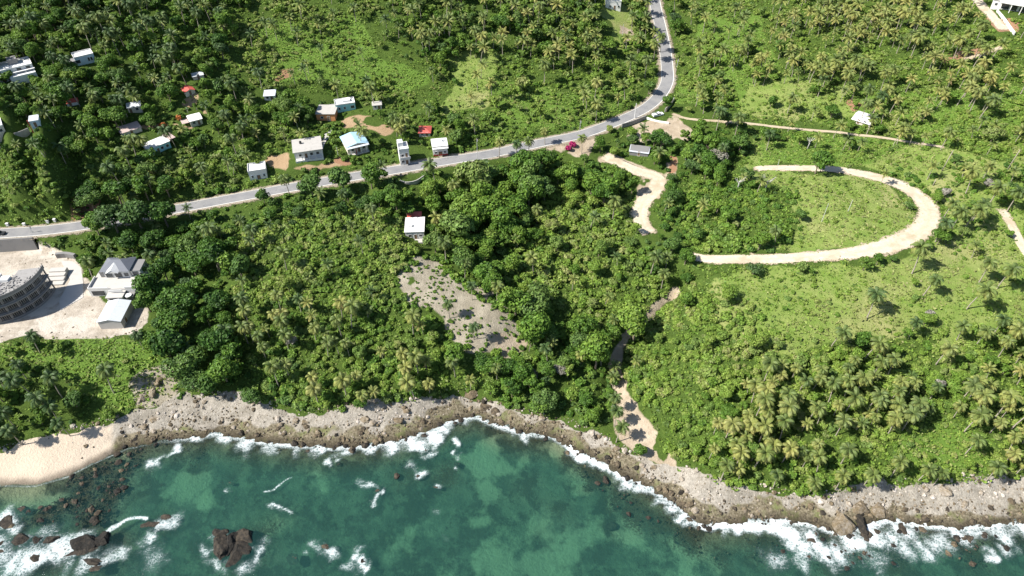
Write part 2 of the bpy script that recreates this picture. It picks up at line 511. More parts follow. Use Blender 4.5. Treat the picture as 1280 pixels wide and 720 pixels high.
WPX = PXg + (fbm(PXg, PYg, 36, 301, 5) - .5) * 44
WPY = PYg + (fbm(PXg, PYg, 36, 305, 5) - .5) * 30
HPX = PXg + (fbm(PXg, PYg, 12, 311, 3) - .5) * 9
HPY = PYg + (fbm(PXg, PYg, 12, 315, 3) - .5) * 7
def mask(polys, soft=1, loose=False):
    m = np.zeros(X.shape)
    for p in polys:
        m = np.maximum(m, inpoly(WPX if loose else HPX, WPY if loose else HPY, p).astype(float))
    for _ in range(soft):
        q = m.copy()
        q[1:-1, 1:-1] = (m[1:-1, 1:-1] * 2 + m[:-2, 1:-1] + m[2:, 1:-1] + m[1:-1, :-2] + m[1:-1, 2:]) / 6
        m = q
    return m
vis = (ZCg > 5)
k_dry = mask(MEADOW, 5, True) * vis
k_lush = mask(LUSH, 10, True) * vis
k_yard = mask(YARD, 3, True) * vis * smooth(.42, .60, fbm(X, Y, 7, 321)) * .85
k_pad = mask([PADP], 2) * vis
k_slope = mask([SLOPE], 3, True) * smooth(.24, .50, fbm(X, Y, 7, 381) + .12)
k_slope = np.maximum(k_slope, mask([ [(160, 474), (182, 460), (216, 458), (226, 480), (214, 505), (172, 512)]], 2)) * vis
k_gully = np.maximum(mask([GULLY], 2) * np.where(PYg > 505, smooth(.20, .40, fbm(X, Y, 5, 371)), 1), mask(JUNC + [[(612, 418), (640, 408), (658, 425), (640, 446), (618, 446)]], 3, True) * smooth(.16, .42, fbm(X, Y, 6, 375))) * vis
redcut = mask([[(88, 262), (100, 236), (118, 236), (125, 250), (112, 272), (92, 276)], [(838, 195), (846, 192), (846, 214), (838, 216)], [(420, 196), (440, 196), (440, 206), (420, 204)], [(1225, 22), (1275, 24), (1275, 40), (1250, 40)], [(1170, 70), (1225, 58), (1235, 64), (1180, 80)], [(345, 88), (366, 86), (366, 96), (342, 102)], [(1060, 122), (1078, 132), (1066, 140), (1054, 128)]], 2) * vis
shore = smooth(1.5, -0.5, VD + (fbm(X, Y, 7, 31) - .5) * 7)
sandk = shore * smooth(175, 105, PXg) * smooth(-3, 1.0, SD)
lowrock = shore * (1 - sandk) * smooth(7.0, 2.0, SD + (fbm(X, Y, 6, 41) - .5) * 9)
wet = smooth(3.4, 0.3, SD + (fbm(X, Y, 3, 45) - .5) * 2)
def blobs_at(L, xx, yy):
    r = np.zeros(xx.shape)
    qx, qy = xx + (fbm(xx, yy, 7, 351, 4) - .5) * 9, yy + (fbm(xx, yy, 7, 361, 4) - .5) * 9
    for bx, by, rr, s in L:
        wx, wy = unproject(bx, by, 0)
        r = np.maximum(r, s * np.exp(-(np.hypot(qx - wx, qy - wy) / rr) ** 2))
    return r
def blobs(L):
    return blobs_at(L, X, Y)
SANDBED = [(600, 572, 6, .9), (585, 570, 4, .7), (620, 578, 5, .7), (607, 608, 4.5, .8), (697, 565, 3.5, 1), (235, 600, 5, .8), (250, 620, 4, .7), (215, 612, 5, .55), (730, 600, 4, .5), (765, 622, 3, .7),
           (600, 645, 5, .55), (620, 690, 8, .55), (680, 700, 9, .65), (720, 690, 8, .6), (790, 665, 6, .6), (850, 700, 7, .6), (890, 700, 5, .55), (745, 660, 5, .5), (655, 575, 4, .45), (300, 660, 6, .35), (340, 650, 6, .4), (500, 670, 9, .45),
           (400, 600, 6, .4), (60, 625, 5, .7), (20, 625, 6, .7), (40, 612, 5, .8), (165, 557, 4, .6), (630, 720, 9, .5), (560, 715, 8, .35), (670, 655, 5, .4)]
REEF = [(130, 590, 5, 1), (105, 605, 6, 1), (140, 615, 7, 1), (90, 630, 6, 1), (120, 645, 7, 1), (150, 590, 6, .8), (60, 645, 5, 1), (170, 575, 5, .7), (20, 665, 5, 1), (60, 690, 7, .8), (120, 690, 7, .9), (200, 660, 4, .8), (330, 655, 6, .8), (295, 690, 7, .9),
        (720, 575, 4, .9), (745, 595, 5, .9), (770, 620, 6, .9), (800, 640, 6, .9), (830, 655, 6, .9), (860, 675, 6, .9), (900, 690, 6, .7), (250, 570, 5, .7), (960, 690, 8, .8), (1040, 700, 8, .9), (1120, 690, 8, .9), (1220, 690, 8, .8), (380, 575, 5, .5), (450, 575, 5, .5),
        (520, 590, 6, .8), (555, 590, 5, .8), (500, 600, 5, .6), (300, 570, 5, .5), (770, 660, 4, .5), (650, 610, 6, .4), (690, 640, 6, .5)]
sandbed = blobs(SANDBED)
reef = np.maximum(blobs(REEF), smooth(-4.5, -0.5, SD + (fbm(X, Y, 6, 51) - .5) * 5) * 0.85 * smooth(90, 180, PXg))

def rgba(a, b, c, d):
    return np.stack([a, b, c, d], -1).reshape(-1, 4)

t = NT("ground_cover")
a1, a2, a3, a4 = t.attr("cover_a"), t.attr("cover_b"), t.attr("cover_c"), t.attr("cover_d")
s1, s2, s3, s4 = [t.n("ShaderNodeSeparateColor", {0: a.outputs["Color"]}).outputs for a in (a1, a2, a3, a4)]
nb, nm, nf, nx = t.noise(0.035, 4, .6), t.noise(0.22, 5, .65), t.noise(1.6, 4, .7), t.noise(6.0, 2, .6)
def edge(m, lo=0.35, hi=0.65, amp=0.5):
    return t.step(t.math('ADD', m, t.math('MULTIPLY', t.math('SUBTRACT', t.math('ADD', t.math('MULTIPLY', nm, .5), t.math('MULTIPLY', nf, .5)), 0.5), amp)), lo, hi)
soil = t.mix(nm, (0.030, 0.052, 0.010), (0.080, 0.130, 0.024))
soil = t.mix(t.step(nf, .5, .75), soil, (0.115, 0.165, 0.032))
lushc = t.mix(nm, (0.085, 0.155, 0.025), (0.130, 0.210, 0.038))
lushc = t.mix(t.step(nf, .52, .72), lushc, (0.045, 0.085, 0.014))
dry1 = t.mix(t.step(nm, .3, .7), (0.140, 0.215, 0.040), (0.215, 0.260, 0.075))
dry1 = t.mix(t.step(nb, .5, .7), dry1, (0.28, 0.28, 0.115))
dry = t.mix(t.step(nf, .50, .72), dry1, (0.105, 0.155, 0.034))
dry = t.mix(t.math('MULTIPLY', t.step(nx, .55, .8), .5), dry, (0.26, 0.25, 0.12))
c = t.mix(edge(s1[0]), soil, dry)
c = t.mix(edge(s1[1]), c, lushc)
yardc = t.mix(nm, (0.30, 0.20, 0.115), (0.40, 0.29, 0.18))
c = t.mix(edge(s1[2]), c, yardc)
padc = t.mix(t.step(nm, .3, .7), (0.33, 0.285, 0.23), (0.52, 0.46, 0.385))
padc = t.mix(t.step(nf, .6, .8), padc, (0.27, 0.23, 0.18))
padc = t.mix(t.step(t.noise(.09, 5, .7), .48, .60), padc, (0.54, 0.49, 0.42))
c = t.mix(edge(a1.outputs["Alpha"]), c, padc)
slc = t.mix(t.step(nm, .3, .7), (0.25, 0.22, 0.165), (0.37, 0.33, 0.255))
slc = t.mix(t.step(nf, .58, .78), slc, (0.16, 0.15, 0.09))
c = t.mix(edge(s2[0]), c, slc)
gul = t.mix(t.step(nm, .3, .75), (0.32, 0.255, 0.18), (0.47, 0.395, 0.30))
gul = t.mix(t.step(nf, .58, .78), gul, (0.27, 0.20, 0.13))
c = t.mix(edge(s2[1]), c, gul)
c = t.mix(edge(s2[2]), c, t.mix(nf, (0.24, 0.13, 0.075), (0.36, 0.21, 0.13)))
rub = t.mix(t.step(nf, .3, .7), (0.25, 0.225, 0.185), (0.42, 0.385, 0.33))
rub = t.mix(t.step(nx, .5, .75), rub, (0.22, 0.195, 0.16))
rub = t.mix(t.math('MULTIPLY', t.step(nm, .48, .62), .6), rub, (0.20, 0.18, 0.145))
c = t.mix(edge(a2.outputs["Alpha"], .4, .6, .3), c, rub)
lowc = t.mix(t.step(nf, .35, .65), (0.10, 0.085, 0.053), (0.25, 0.215, 0.15))
lowc = t.mix(t.step(nm, .5, .7), lowc, (0.16, 0.175, 0.07))
c = t.mix(edge(s3[0]), c, lowc)
sandc = t.mix(nm, (0.50, 0.41, 0.315), (0.58, 0.495, 0.39))
c = t.mix(edge(s3[1], .4, .6, .3), c, sandc)
# sea bed
bed = t.mix(t.step(nm, .3, .7), (0.15, 0.19, 0.135), (0.42, 0.47, 0.32))
bed = t.mix(t.step(t.noise(.13, 7, .72), .46, .58), bed, (0.085, 0.095, 0.068))
bed = t.mix(t.math('MULTIPLY', t.step(nf, .56, .74), .7), bed, (0.045, 0.046, 0.03))
sndc = t.mix(nf, (0.74, 0.78, 0.50), (0.86, 0.86, 0.60))
bed = t.mix(t.step(t.math('ADD', s4[0], t.math('MULTIPLY', t.math('SUBTRACT', nm, .5), 1.1)), .22, .55), bed, sndc)
ree = t.mix(t.step(nf, .35, .65), (0.040, 0.037, 0.025), (0.19, 0.155, 0.10))
bed = t.mix(t.step(t.math('ADD', s4[1], t.math('MULTIPLY', t.math('SUBTRACT', nf, .5), 1.6)), .45, .8), bed, ree)
c = t.mix(s3[2], c, bed)
c = t.mix(t.math('MULTIPLY', a3.outputs["Alpha"], .72), c, (0.03, 0.024, 0.016))
hgt = t.math('ADD', t.math('MULTIPLY', nf, 0.7), t.math('MULTIPLY', nx, 0.3))
GROUND_MAT = t.surf(t.bsdf(c, 0.95, t.bump(hgt, 0.9, 0.55), 0.1))

sea_k = smooth(0.1, -0.5, SD)
ni, nj = X.shape
idx = np.arange(ni * nj).reshape(ni, nj)
quads = np.stack([idx[:-1, :-1], idx[1:, :-1], idx[1:, 1:], idx[:-1, 1:]], -1).reshape(-1, 4)
Zr = Z + (fbm(X, Y, 1.6, 61, 2) - .5) * np.where(shore * (1 - sandk) > .3, 1.1, 0.15) * smooth(-8, 0, SD) * (1 - smooth(0.2, 0.8, k_pad + k_gully))
me = mesh_np("ground", np.stack([X, Y, Zr], -1).reshape(-1, 3), quads, [GROUND_MAT], smooth=True, attrs={
    "cover_a": rgba(k_dry, k_lush, k_yard, k_pad), "cover_b": rgba(k_slope, k_gully, redcut, shore),
    "cover_c": rgba(lowrock, sandk, sea_k, wet), "cover_d": rgba(sandbed, reef, k_lush, k_dry)})
tag(link("ground", me), "green coastal hillside sloping down to a rocky shore and shallow sea bed", "ground", kind="structure")

# ------------------------------------------------------------------ roads
def strip(name, line, half, mat, lift=0.0, ragged=0.0, off=0.0, seed=0, thick=0.0, half2=None):
    d = np.gradient(line[:, :2], axis=0)
    d /= np.linalg.norm(d, axis=1)[:, None]
    nrm = np.stack([-d[:, 1], d[:, 0]], 1)
    n = len(line)
    hw = np.full(n, half) if half2 is None else np.interp(np.linspace(0, 1, n), *half2)
    us = np.linspace(-1, 1, 13)
    V = []
    for k, u in enumerate(us):
        h = hw.copy()
        if ragged and abs(u) == 1:
            h = h + (fbm(line[:, 0] + 50 * u, line[:, 1], 3.0, seed, 3) - .5) * 2 * ragged
        p = line[:, :2] + nrm * (off + u * h)[:, None]
        V.append(np.column_stack([p, line[:, 2] + lift - (0.12 if (ragged and abs(u) == 1) else 0)]))
    V = np.stack(V, 1).reshape(-1, 3)
    m = len(us)
    el = np.concatenate([[0], np.cumsum(np.linalg.norm(np.diff(line[:, :2], axis=0), axis=1))])
    el = np.minimum(el, el[-1] - el)
    ac = np.maximum(np.abs(np.tile(us, n)), np.repeat(1.15 - el / 5.0, m))
    i = np.arange(n - 1)[:, None] * m + np.arange(m - 1)[None]
    q = np.stack([i, i + m, i + m + 1, i + 1], -1).reshape(-1, 4)[:, ::-1]
    me = mesh_np(name, V, q, [mat], smooth=True, attrs={"across": ac})
    return link(name, me)

t = NT("asphalt")
n1, n2 = t.noise(0.25, 4, .6), t.noise(3.0, 4, .7)
asph = t.mix(t.step(n1, .3, .7), (0.19, 0.19, 0.195), (0.25, 0.246, 0.24))
asph = t.mix(t.math('MULTIPLY', t.step(n2, .55, .75), .5), asph, (0.15, 0.148, 0.145))
au = t.math('ABSOLUTE', t.attr('across').outputs['Fac'])
asph = t.mix(t.math('MULTIPLY', t.step(t.noise(.5, 5, .7), .58, .64), .55), asph, (0.13, 0.13, 0.132))
asph = t.mix(t.math('MULTIPLY', t.step(t.math('ADD', au, t.math('MULTIPLY', t.math('SUBTRACT', n2, .5), .5)), .82, 1.0), .8), asph, (0.34, 0.30, 0.24))
ASPH = t.surf(t.bsdf(asph, .9, t.bump(n2, .2, .02), .2))
def worn(name, c0, c1, cd, ruts, bare):
    """Loose dirt with wheel ruts that breaks up into the grass along ragged edges."""
    t = NT(name)
    n0, n1, n2 = t.noise(0.12, 4, .6), t.noise(0.5, 5, .7), t.noise(2.4, 4, .7)
    u = t.math('ABSOLUTE', t.attr("across").outputs["Fac"])
    c = t.mix(t.step(n1, .3, .7), c0, c1)
    c = t.mix(t.math('MULTIPLY', t.step(n2, .5, .72), .7), c, cd)
    c = t.mix(t.math('MULTIPLY', t.step(n0, .50, .66), .6), c, cd)
    mid = t.math('MULTIPLY', t.math('SUBTRACT', 1.0, t.step(u, .0, .30)), t.step(n1, .45, .62))
    c = t.mix(t.math('MULTIPLY', mid, ruts), c, (0.20, 0.20, 0.07))
    c = t.mix(t.math('MULTIPLY', t.step(u, .62, .95), .65), c, cd)
    e = t.math('ADD', u, t.math('MULTIPLY', t.math('SUBTRACT', t.math('ADD', t.math('MULTIPLY', n1, .6), t.math('MULTIPLY', n2, .4)), .5), 2.3))
    a = t.step(e, .74, .98)
    d = t.bsdf(c, .95, t.bump(n2, .6, .12), .1)
    return t.surf(t.n("ShaderNodeMixShader", {0: a, 1: d, 2: t.n("ShaderNodeBsdfTransparent").outputs[0]}).outputs[0])
DIRT = worn("pale_dirt", (0.46, 0.385, 0.285), (0.60, 0.53, 0.415), (0.36, 0.285, 0.195), .35, 1)
PATHD = worn("path_dirt", (0.40, 0.325, 0.23), (0.52, 0.44, 0.33), (0.30, 0.24, 0.15), .7, 1)
GRAV = worn("gravel_verge", (0.29, 0.25, 0.195), (0.45, 0.39, 0.31), (0.21, 0.175, 0.12), .0, 1)
PAINT = grime("road_paint", (0.78, 0.77, 0.72), .8, .3, 2.0)
S = dict(kind="structure")
tag(strip("road_verge", MAIN, 5.0, GRAV, -0.03, 1.0, seed=3), "pale gravel verge along both edges of the coast road", "verge", **S)
tag(strip("road", MAIN, 3.2, ASPH, 0.03), "grey asphalt coast road winding up the hill", "road", **S)
ml = strip("road_markings", MAIN, 0.11, PAINT, 0.045, off=-2.85)
tag(ml, "white painted edge line on the seaward side of the coast road", "road marking", **S)
far = MAIN[MAIN[:, 1] > 170]
tag(strip("road_markings", MAIN, 0.06, PAINT, 0.045, off=2.85), "thin faded white edge line on the hill side of the coast road", "road marking", **S)
tag(strip("dirt_track", LOOP, 2.6, DIRT, 0.02, 1.0, seed=7, half2=([0, .15, .3, .45, .62, .8, 1], [2.5, 3.0, 3.3, 4.8, 4.4, 2.7, 2.0])), "pale dirt track looping over the grassy headland", "track", **S)
tag(strip("dirt_track", SIDE, 3.7, DIRT, 0.02, 1.6, seed=9), "pale dirt track leaving the coast road below the junction wall", "track", **S)
tag(strip("footpath", PATH, 1.1, PATHD, 0.0, 1.0, seed=11), "narrow pale footpath crossing the grass above the loop", "path", **S)
tag(strip("footpath", EASTPATH, 2.0, DIRT, 0.0, .8, seed=13), "short stony path at the far end of the grassy slope", "path", **S)
tag(strip("dirt_track", TOPROAD, 3.0, DIRT, 0.0, .7, seed=15), "pale dirt drive leading up to the long white house", "track", **S)
tag(strip("footpath", SPUR, 1.5, PATHD, 0.0, .7, seed=17), "rutted dirt path among palms below the long white house", "path", **S)

# ------------------------------------------------------------------ sea surface
wx = np.concatenate([outer(-190, -2400, 12, 1.5)[::-1], np.arange(-190, 190.3, 0.5), outer(190, 2400, 12, 1.5)])
wy = np.concatenate([outer(60, -900, 10, 1.5)[::-1], np.arange(60, 150.2, 0.5)])
WXg, WYg = np.meshgrid(wx, wy, indexing='ij')
wsd = (WYg - np.interp(WXg, SHX, SHY)) / np.sqrt(1 + np.interp(WXg, GX, slope) ** 2)
keep = wsd < 6
FOAM = [  # column, row, radius in metres, strength
    (2, 648, 4, 1), (14, 660, 3, .9), (0, 690, 5, .8), (20, 700, 5, .9), (45, 698, 5, 1), (70, 690, 5, 1), (92, 684, 4.5, 1), (120, 702, 4, .8), (140, 695, 4, .8), (60, 668, 4, .6), (35, 672, 4, .5), (100, 670, 3, .8), (85, 705, 4, .6), (30, 715, 4, .6),
    (150, 690, 3, .6), (180, 690, 4, .55), (192, 705, 5, .6), (175, 675, 3, .5), (220, 565, 2.5, .9), (212, 572, 2, .7), (192, 582, 3, .8), (200, 578, 2, .7), (190, 668, 2.5, .9), (210, 655, 3, .9), (290, 606, 1.5, .8),
    (262, 690, 3, .85), (270, 705, 3.5, .8), (322, 690, 3, .85), (318, 700, 4, .8), (300, 712, 4, .8), (275, 668, 3, .6), (300, 676, 2.5, .6), (330, 676, 2.5, .6),
    (245, 546, 3, .9), (280, 550, 4, .8), (310, 556, 4, .8), (340, 563, 4, .8), (370, 566, 3.5, .8), (400, 562, 4, 1), (430, 564, 3.5, .9), (460, 562, 4, 1), (490, 558, 4, 1), (515, 553, 4, 1), (540, 548, 3.5, 1), (520, 540, 3, .9), (548, 537, 3, .9), (560, 530, 3, .8),
    (570, 552, 2, .9), (571, 565, 2, .9), (533, 565, 2.5, .9), (572, 584, 2, .9), (590, 521, 3, .9), (605, 524, 3, .7), (525, 596, 3, .95), (518, 585, 3, .6), (545, 613, 2, .9), (461, 610, 2.5, .85), (470, 622, 2, .9), (455, 601, 2, .7), (476, 615, 2, .9), (421, 577, 2, 1), (398, 565, 2, .8), (450, 570, 2, .8),
    (411, 688, 3, .95), (398, 684, 2.5, .7), (384, 697, 2, .7), (446, 700, 3, 1), (452, 690, 3, .8), (432, 708, 3, .7), (455, 706, 2, 1), (548, 640, 2, .5), (552, 670, 2, .4), (350, 635, 2, .7), (357, 640, 2, .7),
    (655, 541, 3, .8), (690, 547, 3, .6), (712, 561, 2.8, 1), (726, 568, 2.8, 1), (740, 577, 2.8, 1), (752, 583, 2.8, 1), (765, 589, 2.8, 1), (778, 597, 2.8, 1), (790, 604, 2.8, .9), (803, 609, 2.5, .8), (832, 622, 2.5, .8), (842, 632, 2.5, .8), (856, 645, 2.5, .9), (868, 655, 2.5, .8), (880, 645, 2.5, .7),
    (885, 659, 2.5, .9), (905, 660, 3, 1.1), (925, 658, 3, 1.1), (945, 658, 3, 1.1), (962, 660, 3, 1.1), (975, 667, 3.5, 1), (990, 675, 4, 1), (1005, 690, 4, .9), (1020, 672, 4, 1), (1030, 690, 4, .9), (1050, 688, 4, .9), (1075, 680, 4, .95), (1085, 660, 4, 1), (1100, 672, 4, .9), (1120, 662, 3.5, .85), (1125, 685, 5, .75), (1145, 672, 4, .8),
    (1160, 690, 4, .7), (1180, 680, 4, .7), (1200, 668, 3.5, .85), (1220, 665, 3.5, .7), (1240, 660, 3.5, .85), (1260, 668, 4, .8), (1278, 660, 4, .9), (1232, 697, 2.5, .9), (1250, 688, 3, .7), (1270, 690, 3, .5), (970, 700, 4, .6), (1000, 705, 4, .6), (1090, 700, 5, .5), (1300, 668, 5, .8), (1340, 672, 5, .8), (-20, 690, 6, .9), (-40, 670, 6, .9)]
foam = np.zeros(WXg.shape)
warp1, warp2 = (fbm(WXg, WYg, 5, 331, 4) - .5), (fbm(WXg, WYg, 5, 341, 4) - .5)
FXg, FYg = WXg + warp1 * 9, WYg + warp2 * 7
for bx, by, rr, s in FOAM:
    if 230 < bx < 690 and by > 560:
        rr, s = rr * .82, s * .80
    if bx < 230 and by > 600:
        s = s * .84
    fx, fy = unproject(bx, by, 0)
    foam = np.maximum(foam, s * np.exp(-(np.hypot(FXg - fx, FYg - fy) / (rr * .92)) ** 2))
def curve_foam(pts, wdt, s):
    global foam
    w = [unproject(a, b, 0) for a, b in pts]
    foam = np.maximum(foam, s * (.65 + .7 * (warp1 + .5)) * np.exp(-(polydist(WXg + warp1 * 3, WYg + warp2 * 3, [(float(a), float(b)) for a, b in w]) / wdt) ** 2))
curve_foam([(126, 672), (138, 660), (152, 653), (168, 649), (184, 648)], 0.75, .92)
curve_foam([(330, 613), (345, 610), (352, 602), (362, 597)], 0.4, .75)
curve_foam([(344, 630), (352, 636), (364, 641)], 0.5, .7)
curve_foam([(880, 660), (930, 657), (965, 661), (990, 672)], 1.3, 1.2)
curve_foam([(708, 559), (740, 574), (780, 596)], 1.0, 1.2)
edgef = np.exp(-(wsd / 1.6) ** 2) * smooth(150, 260, project(WXg, WYg, 0)[0]) * (.50 + .5 * fbm(WXg, WYg, 14, 71))
foam = np.maximum(foam, edgef)
edge_s = np.exp(-((wsd + .3) / .5) ** 2) * (1 - smooth(150, 260, project(WXg, WYg, 0)[0])) * .5
foam = np.maximum(foam, edge_s)
rfw = blobs_at(REEF, WXg, WYg)
shallow = np.maximum(smooth(-12, -1, wsd) * .9, rfw * np.where(project(WXg, WYg, 0)[0] < 190, .85, .35))
wi = np.arange(WXg.size).reshape(WXg.shape)
wq = np.stack([wi[:-1, :-1], wi[1:, :-1], wi[1:, 1:], wi[:-1, 1:]], -1).reshape(-1, 4)
wq = wq[keep.ravel()[wq].any(1)]
used = np.unique(wq)
remap = np.full(WXg.size, -1)
remap[used] = np.arange(len(used))
wzz = (fbm(WXg, WYg, 6, 81, 3) - .5) * .22
t = NT("sea_water")
fo = t.attr("foam").outputs["Fac"]
shv = t.attr("shallow").outputs["Fac"]
fmap = t.n("ShaderNodeMapping", {"Vector": t.pos(), "Rotation": (0, 0, -.35), "Scale": (.7, 1.5, 1)}).outputs[0]
n1 = t.noise(1.0, 6, .72, fmap, dist=.8)
n2 = t.noise(4.2, 4, .75, fmap, dist=.5)
n3 = t.noise(0.06, 3, .5)
strx = t.math('ADD', t.math('MULTIPLY', n1, .55), t.math('MULTIPLY', n2, .45))
wv_ = t.n("ShaderNodeVectorMath", {0: t.pos(), 1: t.n("ShaderNodeVectorMath", {0: t.n("ShaderNodeTexNoise", {"Vector": t.pos(), "Scale": .8, "Detail": 3}).outputs["Color"], 1: (1.6, 1.6, 0)}, operation='MULTIPLY').outputs[0]}, operation='ADD').outputs[0]
cell = t.n("ShaderNodeTexVoronoi", {"Vector": wv_, "Scale": 1.25}, feature='DISTANCE_TO_EDGE').outputs[0]
lace = t.math('SUBTRACT', 1.0, t.step(cell, .0, .35))
strx = t.math('ADD', t.math('MULTIPLY', strx, .80), t.math('MULTIPLY', lace, .12))
ff = t.step(t.math('ADD', t.math('MULTIPLY', fo, 1.05), t.math('MULTIPLY', t.math('SUBTRACT', strx, .46), 2.3)), .40, 1.20)
wb = t.n("ShaderNodeMapping", {"Vector": t.pos(), "Scale": (1.0, 1.7, 1.0)}).outputs[0]
wave = t.math('ADD', t.noise(.8, 4, .6, wb), t.math('MULTIPLY', t.noise(3.0, 3, .6, wb), .4))
nor = t.bump(wave, .55, .25)
deepc = t.mix(n3, (0.026, 0.105, 0.095), (0.050, 0.165, 0.140))
body = t.n("ShaderNodeBsdfDiffuse", {"Color": deepc}).outputs[0]
clear = t.n("ShaderNodeBsdfTransparent", {"Color": t.mix(shv, (0.56, 0.92, 0.80), (0.91, 0.96, 0.91))}).outputs[0]
f1 = t.math('ADD', t.math('MULTIPLY', shv, .21), .76)
ms = t.n("ShaderNodeMixShader", {0: f1, 1: body, 2: clear}).outputs[0]
gl = t.n("ShaderNodeBsdfGlossy", {"Roughness": .12, "Normal": nor}).outputs[0]
fr = t.n("ShaderNodeFresnel", {"IOR": 1.33, "Normal": nor}).outputs[0]
ms = t.n("ShaderNodeMixShader", {0: fr, 1: ms, 2: gl}).outputs[0]
aer = t.n("ShaderNodeBsdfDiffuse", {"Color": (.26, .38, .37)}).outputs[0]
ms = t.n("ShaderNodeMixShader", {0: t.math('MULTIPLY', t.step(fo, .15, 1.1), .55), 1: ms, 2: aer}).outputs[0]
wh = t.n("ShaderNodeBsdfDiffuse", {"Color": (.74, .77, .78), "Normal": t.bump(strx, .6, .3)}).outputs[0]
ms = t.n("ShaderNodeMixShader", {0: t.math('MULTIPLY', ff, .9), 1: ms, 2: wh}).outputs[0]
SEA = t.surf(ms)
me = mesh_np("sea", np.stack([WXg, WYg, wzz], -1).reshape(-1, 3)[used], remap[wq], [SEA], smooth=True,
             attrs={"foam": foam.ravel()[used], "shallow": shallow.ravel()[used]})
tag(link("sea", me), "clear teal sea with white foam along the rocks", "sea", kind="structure")

# ------------------------------------------------------------------ plant materials
def leaf_material(name, stops, lo=.62, hi=1.35, trans=.28, grey=.32, spread=.34):
    """Leaf colour from how yellow a plant is ("tvar" or the object's colour) and each leaf's own variation ("tint")."""
    t = NT(name)
    tv = t.math('ADD', t.attr("tvar").outputs["Fac"], t.n("ShaderNodeSeparateColor", {0: t.n("ShaderNodeObjectInfo").outputs["Color"]}).outputs[0])
    ti = t.attr("tint").outputs["Fac"]
    c = t.ramp(t.math('ADD', tv, t.math('MULTIPLY', t.math('SUBTRACT', ti, .5), spread)), stops)
    hs = t.math('FRACT', t.math('MULTIPLY', tv, 43.7))
    c = t.mix(t.math('MULTIPLY', t.step(hs, .66, .98), grey), c, (0.120, 0.165, 0.085))
    v = t.n("ShaderNodeMapRange", {0: t.math('FRACT', t.math('MULTIPLY', ti, 7.31)), 1: 0.0, 2: 1.0, 3: lo, 4: hi}).outputs[0]
    c = t.n("ShaderNodeHueSaturation", {"Value": v, "Color": c}).outputs[0]
    d = t.n("ShaderNodeBsdfPrincipled", {"Base Color": c, "Roughness": .55, "Specular IOR Level": .25}).outputs[0]
    tr = t.n("ShaderNodeBsdfTranslucent", {"Color": c}).outputs[0]
    return t.surf(t.n("ShaderNodeMixShader", {0: trans, 1: d, 2: tr}).outputs[0])
LEAF = leaf_material("broad_leaf", [(0.0, (0.034, 0.084, 0.018)), (.3, (0.078, 0.165, 0.022)), (.55, (0.146, 0.246, 0.034)), (.8, (0.222, 0.306, 0.055)), (1.0, (0.30, 0.31, 0.12))])
PALMLEAF = leaf_material("palm_leaf", [(0.0, (0.055, 0.100, 0.030)), (.25, (0.135, 0.182, 0.046)), (.5, (0.255, 0.272, 0.074)), (.8, (0.335, 0.290, 0.095)), (1.0, (0.30, 0.21, 0.10))], .75, 1.3, .2, .15, .5)
TWIG = leaf_material("bare_twig", [(0.0, (0.20, 0.19, 0.15)), (1.0, (0.32, 0.30, 0.26))], .7, 1.2, .05, 0)
MAGENTA = leaf_material("bougainvillea_bloom", [(0.0, (0.30, 0.015, 0.085)), (1.0, (0.42, 0.03, 0.15))], .7, 1.25, .15, 0)
ORANGE = leaf_material("orange_bloom", [(0.0, (0.40, 0.11, 0.03)), (1.0, (0.50, 0.20, 0.05))], .7, 1.25, .15, 0)
BARK = grime("bark", (0.20, 0.165, 0.12), .95, .5, 1.5)
PALMBARK = grime("palm_trunk_bark", (0.33, 0.29, 0.235), .95, .4, 1.5)

# ------------------------------------------------------------------ plant prototypes (numpy arrays)
def tube_np(pts, rads, n=5):
    m = MB().tube(pts, rads, n, cap=False)
    return np.array(m.v), np.array(m.f)

def leaves_np(P, N, size, r, aspect=1.5):
    """One pointed leaf clump (a folded rhombus) at each point P, facing N."""
    n = len(P)
    N = N / np.linalg.norm(N, axis=1)[:, None]
    a = r.normal(size=(n, 3))
    a -= (a * N).sum(1)[:, None] * N
    a /= np.linalg.norm(a, axis=1)[:, None]
    b = np.cross(N, a)
    s = np.asarray(size)[:, None]
    V = np.stack([P - a * s * aspect * .5, P - b * s * .5 + N * s * .12, P + a * s * aspect * .5, P + b * s * .5 + N * s * .12], 1).reshape(-1, 3)
    return V, np.arange(4 * n).reshape(n, 4)

def crown_np(seed, nl, lobes, rx, rz, zc, leaf, flat=.0, up=.25, rl=1.0):
    r = np.random.default_rng(seed)
    ang = r.random(lobes) * 2 * PI
    rad = np.sqrt(r.random(lobes)) * rx * .68
    L = np.stack([np.cos(ang) * rad, np.sin(ang) * rad, zc + (r.random(lobes) - .45) * rz * 1.25 * (1 - .35 * rad / rx)], 1)
    L[0] = (0, 0, zc + rz * .35)
    R = rx * (.32 + .22 * r.random(lobes)) * rl
    w = R ** 2
    k = r.choice(lobes, nl, p=w / w.sum())
    d = r.normal(size=(nl, 3))
    d[:, 2] = d[:, 2] + .25
    d /= np.linalg.norm(d, axis=1)[:, None]
    rr = R[k] * (.70 + .40 * r.random(nl))
    P = L[k] + d * rr[:, None] * np.array([1, 1, .8 - flat])
    N = d + r.normal(size=(nl, 3)) * .45 + np.array([0, 0, up])
    V, Fq = leaves_np(P, N, leaf * (.65 + .7 * r.random(nl)), r)
    lob = r.random(lobes)
    tint = np.clip(.5 + (lob[k] - .5) * .5 + (r.random(nl) - .5) * .7, 0, 1)
    return V, Fq, np.repeat(tint, 4)

